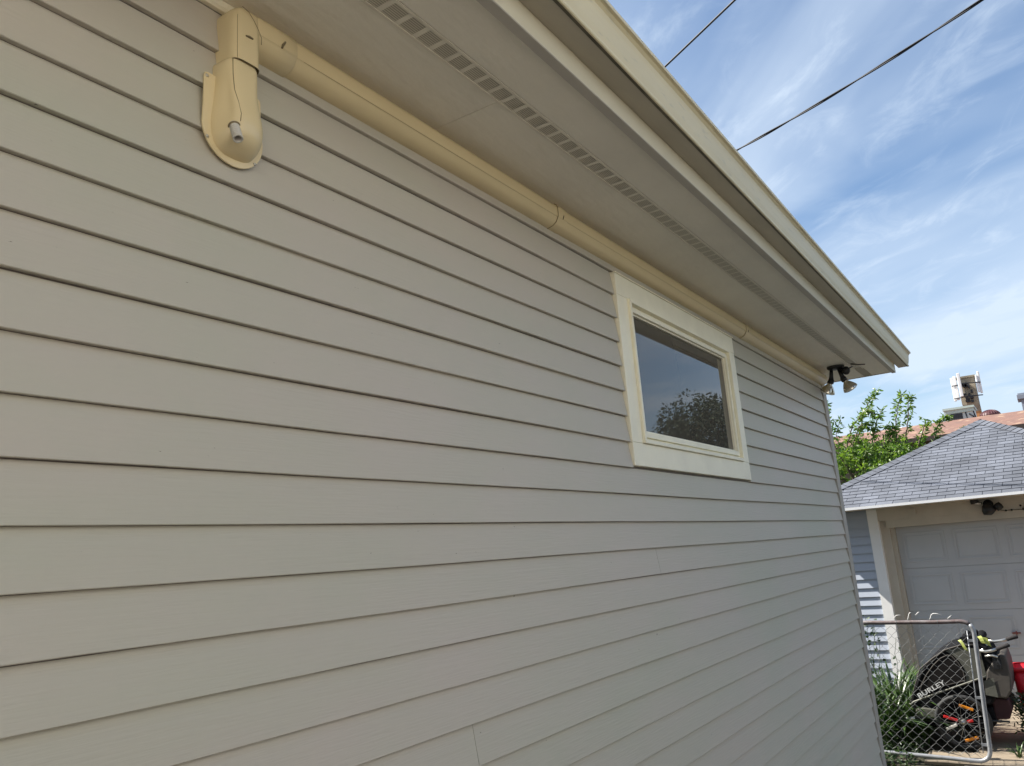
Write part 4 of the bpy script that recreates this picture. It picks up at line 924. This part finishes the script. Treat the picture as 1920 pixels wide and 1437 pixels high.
# dense lower crown in clumps
for k in range(150):
    y13 = r.uniform(-0.75, 1.45); top = 1.30 - 0.18 * abs(y13 - 0.6) - (0.22 * max(0, 0.05 - y13)); z13 = top - abs(r.gauss(0, 0.45)); c0 = T(y13, z13, r.uniform(-0.7, 0.7)); rad = r.uniform(0.10, 0.24)
    q.tube([fork, fork.lerp(c0, 0.6) + Vector((0, 0, 0.1)), c0], [0.025, 0.012, 0.004], 5)
    for _ in range(int(62)):
        v = Vector((r.gauss(0, 1), r.gauss(0, 1), r.gauss(0, 0.8))); v = v.normalized() * rad * r.random() ** 0.35
        leaf(q2, c0 + v, v.normalized() + Vector((r.uniform(-.7, .7), r.uniform(-.7, .7), r.uniform(-1, .3))), r.uniform(0.06, 0.11), r.uniform(0.03, 0.05), r)
q.build('trunk', M['bark'], tree, fixn=False); q2.build('crown', M['leaf'], tree, fixn=False)

# tree that stands behind the camera side and shows in the window glass
def round_tree(loc, rx, rz, hc, label, name='shade_tree', nclump=130, seed=1):
    r = random.Random(seed); t = thing(name, loc, label, 'tree'); q = MB(); q2 = MB(); base = Vector(loc); cc = base + Vector((0, 0, hc))
    q.tube([base, base + Vector((0.1, 0, hc * 0.5)), cc], [0.28, 0.2, 0.1], 10)
    for k in range(nclump):
        v = Vector((r.gauss(0, 1), r.gauss(0, 1), r.gauss(0, 1))).normalized() * r.random() ** 0.4; c0 = cc + Vector((v.x * rx, v.y * rx, v.z * rz)); rad = r.uniform(0.4, 0.75)
        q.tube([cc, c0], [0.05, 0.01], 4, cap=False)
        for _ in range(230):
            w = Vector((r.gauss(0, 1), r.gauss(0, 1), r.gauss(0, 1))).normalized() * rad * r.random() ** 0.4; leaf(q2, c0 + w, w + Vector((0, 0, -0.3)), r.uniform(0.09, 0.16), r.uniform(0.05, 0.09), r)
    q.build('trunk', M['bark'], t, fixn=False); q2.build('crown', M['leaffar'], t, fixn=False)
round_tree((29.6, -8.3, GZ), 2.5, 2.6, 5.0, 'round dark shade tree reflected in the window glass', seed=3)

# ------------------------------------------------------------------ building with brown roof, behind
M['brown_shingle'] = mat('brown_shingle', (0.24, 0.125, 0.088), 0.9, var=0.22, vscale=2.5, col2=(0.17, 0.10, 0.08), speck=(0.38, 0.26, 0.17), speck_scale=3.5, speck_lo=0.58, speck_hi=0.68, vstretch=(1, 1, 1))
M['brick_far'] = mat('dark_brick', (0.17, 0.12, 0.09), 0.9, var=0.25, vscale=3)
ap_ = thing('apartment_building', (30, 1.0, GZ), 'low building with mottled brown shingle roof behind the tree', 'building')
q = MB(); q.box(26.5, 35.0, -9.0, 8.0, GZ, 2.50); q.build('wall', M['brick_far'], ap_)
q = MB(); ez, rz_ = 2.57, 3.44; xe, xr = 26.0, 30.5
q.add([(xe, -10, ez), (xe, 9, ez), (xr, 9, rz_), (xr, -10, rz_), (35.5, 9, ez), (35.5, -10, ez), (xe, -10, ez - 0.09), (xe, 9, ez - 0.09)], [(0, 1, 2, 3), (3, 2, 4, 5), (0, 1, 7, 6)])
q.add([(xe, -10, ez - 0.09), (xe, 9, ez - 0.09), (26.5, 9, ez - 0.09), (26.5, -10, ez - 0.09)], [(0, 1, 2, 3)])
q.add([(28.6, -3.2, rz_ - 0.35), (28.6, -1.75, rz_ - 0.35), (30.5, -1.45, rz_), (30.5, -1.75, rz_ + 0.14), (30.5, -3.2, rz_ + 0.34)], [(0, 1, 2, 3, 4)])
q.build('roof', M['brown_shingle'], ap_, fixn=False)
q = MB(); q.box(25.98, 25.999, -10, 9, ez - 0.12, ez + 0.01); q.build('eave_board', mat('dark_brown_board', (0.05, 0.035, 0.028), 0.8), ap_)
for yy in (2.3, 0.6, -1.0):
    q = MB(); q.box(26.47, 26.495, yy - 0.5, yy + 0.5, 1.0, 2.1); q.build('window', M['glass'], ap_)
# rooftop objects
k = 31.0 / 28.0
def B(y, z, x=31.0, x0=28.0): f_ = x / x0; return (-1.4 + (y + 1.4) * f_, z * f_)
M['white_metal'] = mat('white_cladding', (0.62, 0.68, 0.66), 0.5, var=0.05)
M['dark_box'] = mat('dark_grille', (0.03, 0.032, 0.038), 0.7)
rb = thing('rooftop_cabin', (31.3, -0.8, 3.3), 'white boxy rooftop cabin with a dark opening, left of the antenna tower', 'rooftop cabin')
yl, zt_ = B(0.80, 3.483); yr, zt2 = B(0.03, 3.483); zb_ = 3.2
q = MB(); q.box(31.0, 32.2, yr, yl, zb_, zt_ - 0.02); q.build('body', M['white_metal'], rb)
q = MB(); q.box(30.9, 32.3, yr - 0.04, yl + 0.05, zt_ - 0.0195, zt_ + 0.05); q.box(30.95, 30.998, yr - 0.02, yl + 0.02, zt_ - 0.14, zt_ - 0.0205); q.build('roof_lid', mat('pale_green_metal', (0.45, 0.53, 0.48), 0.5), rb)
ya_, za_ = B(0.664, 3.32); yb_, zb2_ = B(0.34, 3.32)
q = MB(); q.box(30.96, 30.9985, yb_, ya_, 3.30, za_ + 0.02); q.box(30.97, 30.999, B(0.80, 0)[0] - 0.1, B(0.80, 0)[0], 3.3, 3.5); q.build('opening', M['dark_box'], rb)
q = MB(); q.tube([(30.97, yb_ - 0.10, 3.75), (30.97, yb_ - 0.12, 3.45), (30.97, yb_ - 0.05, 3.42)], 0.02, 6); q.tube([(30.97, yb_ - 0.2, 3.64), (30.97, yb_ - 0.38, 3.45)], 0.025, 6); q.tube([(30.97, yr + 0.02, 3.8), (30.97, yr - 0.05, 3.35)], 0.02, 6); q.build('pipework', M['dark_box'], rb)
# antenna tower
tw = thing('antenna_tower', (36, -0.9, GZ), 'weathered square brick stack carrying white vertical antenna panels', 'antenna tower')
def A_(y, z): return B(y, z, 36.0, 32.0)
M['stack'] = mat('stained_render', (0.42, 0.37, 0.27), 0.9, var=0.35, vscale=2.2, col2=(0.20, 0.17, 0.13))
M['stackbrick'] = mat('orange_brick', (0.42, 0.20, 0.08), 0.9, var=0.3, vscale=4, speck=(0.6, 0.5, 0.4), speck_scale=7)
yc = A_(0.27, 0)[0]; sw = 0.255 * 36 / 32
q = MB(); zt3 = A_(0, 4.97)[1]; zm = A_(0, 4.05)[1]
q.box(36 - sw, 36 + sw, yc - sw, yc + sw, zm, zt3); q.box(36 - sw - 0.04, 36 + sw + 0.04, yc - sw - 0.04, yc + sw + 0.04, zt3 + 0.0005, zt3 + 0.07)
q.add([(36 - sw, yc - sw, zm), (36 - sw, yc + sw, zm), (36 + sw, yc + sw, zm), (36 + sw, yc - sw, zm), (35.79, yc - 0.30, zm - 0.30), (35.79, yc + 0.14, zm - 0.30), (36.2, yc + 0.14, zm - 0.30), (36.2, yc - 0.30, zm - 0.30)], [(0, 1, 5, 4), (1, 2, 6, 5), (2, 3, 7, 6), (3, 0, 4, 7)])
q.build('stack_head', M['stack'], tw)
q = MB(); q.box(35.79, 36.2, yc - 0.30, yc + 0.14, GZ, zm - 0.301); q.build('stack_shaft', M['stackbrick'], tw)
for (dy_, z0, z1, w_, xo) in ((0.42, 4.20, 5.02, 0.045, -0.42), (0.32, 4.22, 5.05, 0.05, -0.50), (0.185, 4.30, 5.12, 0.055, -0.62), (-0.40, 4.35, 5.10, 0.04, -0.42), (-0.33, 4.38, 4.98, 0.035, -0.48)):
    q = MB(); yy = yc + dy_ * 36 / 32; a0 = z0 * 36 / 32 * 1.0; a1 = z1 * 36 / 32 * 1.0
    q.box(36 + xo - 0.05, 36 + xo + 0.05, yy - w_, yy + w_, a0, a1); q.build('antenna_panel', M['white_trim'], tw, bevel=0.02)
q = MB(); rr = random.Random(3)
for k in range(16):
    yy = yc + rr.uniform(-0.25, 0.15); zz = zm + rr.uniform(0.02, 0.75); q.box(36 - sw - 0.12, 36 - sw, yy, yy + rr.uniform(.03, .10), zz, zz + rr.uniform(0.04, 0.16))
for zz in (zm + 0.25, zm + 0.75): q.tube([(35.45, yc + 0.50, zz), (35.40, yc, zz + 0.02), (35.5, yc - 0.48, zz)], 0.022, 6)
q.build('bracket', M['dark_box'], tw)
# dome vent and chimney
q = MB(); y_, z_ = B(-0.36, 3.145, 30.7); rr_ = 0.31; z_ += 0.10
prof = [(0, rr_)] + [(math.sin(a) * rr_ * 0.72, math.cos(a) * rr_) for a in [math.pi / 2 * k / 8 for k in range(1, 9)]]
q.lathe((31.0, y_, z_ - 0.10), (0, 0, 1), [(-0.2, rr_)] + prof, 24)
for k in range(24):
    a = 2 * math.pi * k / 24; q.tube([(31.0 + math.cos(a) * math.cos(b) * (rr_ + .004), y_ + math.sin(a) * math.cos(b) * (rr_ + .004), z_ - 0.10 + math.sin(b) * rr_ * 0.72) for b in [math.pi / 2 * j / 6 for j in range(7)]], 0.009, 4)
tag(q.build('dome_vent', mat('maroon_metal', (0.085, 0.025, 0.028), 0.5)), 'dark maroon ribbed dome vent on the brown roof ridge', 'roof vent')
q = MB(); yq, zq = B(-1.16, 3.60, 31.0); q.box(31, 31.7, yq - 0.75, yq - 0.06, 3.2, zq - 0.12); q.box(30.9, 31.8, yq - 0.85, yq + 0.03, zq - 0.119, zq + 0.03); q.box(30.95, 31.75, yq - 0.8, yq - 0.0, zq + 0.0305, zq + 0.08)
tag(q.build('chimney', mat('grey_blue_chimney', (0.22, 0.25, 0.30), 0.8, var=0.1), bevel=0.01), 'grey capped chimney at the right edge above the brown roof', 'chimney')

# ------------------------------------------------------------------ house across the drive (out of frame; throws light back on the wall)
nh = thing('neighbour_house', (0.5, -7.5, GZ), 'pale two storey house across the drive, behind the camera', 'house')
M['pale_siding'] = mat('pale_siding', (0.84, 0.80, 0.71), 0.6, var=0.04)
q = MB(); z = GZ + 0.3
q.box(-9.0, 1.9, -12.0, -4.205, GZ, 3.6)
while z < 3.55:
    q.add([(-9, -4.18, z), (1.9, -4.18, z), (1.9, -4.2, z + 0.2), (-9, -4.2, z + 0.2), (-9, -4.204, z), (1.9, -4.204, z)], [(0, 1, 2, 3), (0, 1, 5, 4)]); z += 0.2
q.build('wall', M['pale_siding'], nh)
q = MB(); q.box(-9.0, 1.9, -4.202, -4.15, GZ, -0.35); q.build('added_dark_base', mat('added_dark_brick', (0.13, 0.07, 0.05), 0.9, var=0.3, vscale=14), nh)  # dark band added out of view to cut light bounced low onto the wall
q = MB(); q.add([(-9.4, -3.9, 3.5), (2.2, -3.9, 3.5), (2.2, -8.5, 5.6), (-9.4, -8.5, 5.6), (2.2, -12.4, 3.5), (-9.4, -12.4, 3.5)], [(0, 1, 2, 3), (3, 2, 4, 5)]); q.add([(-9.4, -3.9, 3.45), (2.2, -3.9, 3.45), (2.2, -12.4, 3.45), (-9.4, -12.4, 3.45)], [(0, 1, 2, 3)])
q.build('roof', M['roofshingle'], nh, fixn=False)
for (xa, za) in ((-6, -0.2), (-2, -0.2), (0.4, -0.2), (-6, 1.7), (-2, 1.7), (0.4, 1.7)):
    q = MB(); ring(q, xa, xa + 1.0, za, za + 1.5, 0.08, 0.08, 0.08, 0.08, -4.19, -4.15); wq = q.build('window', M['white_trim'], nh)
    q = MB(); q.box(xa + 0.07, xa + 0.93, -4.185, -4.17, za + 0.07, za + 1.43); q.build('pane', M['glass'], wq)

for o in list(bpy.data.objects):
    if '_o' in o: del o['_o']
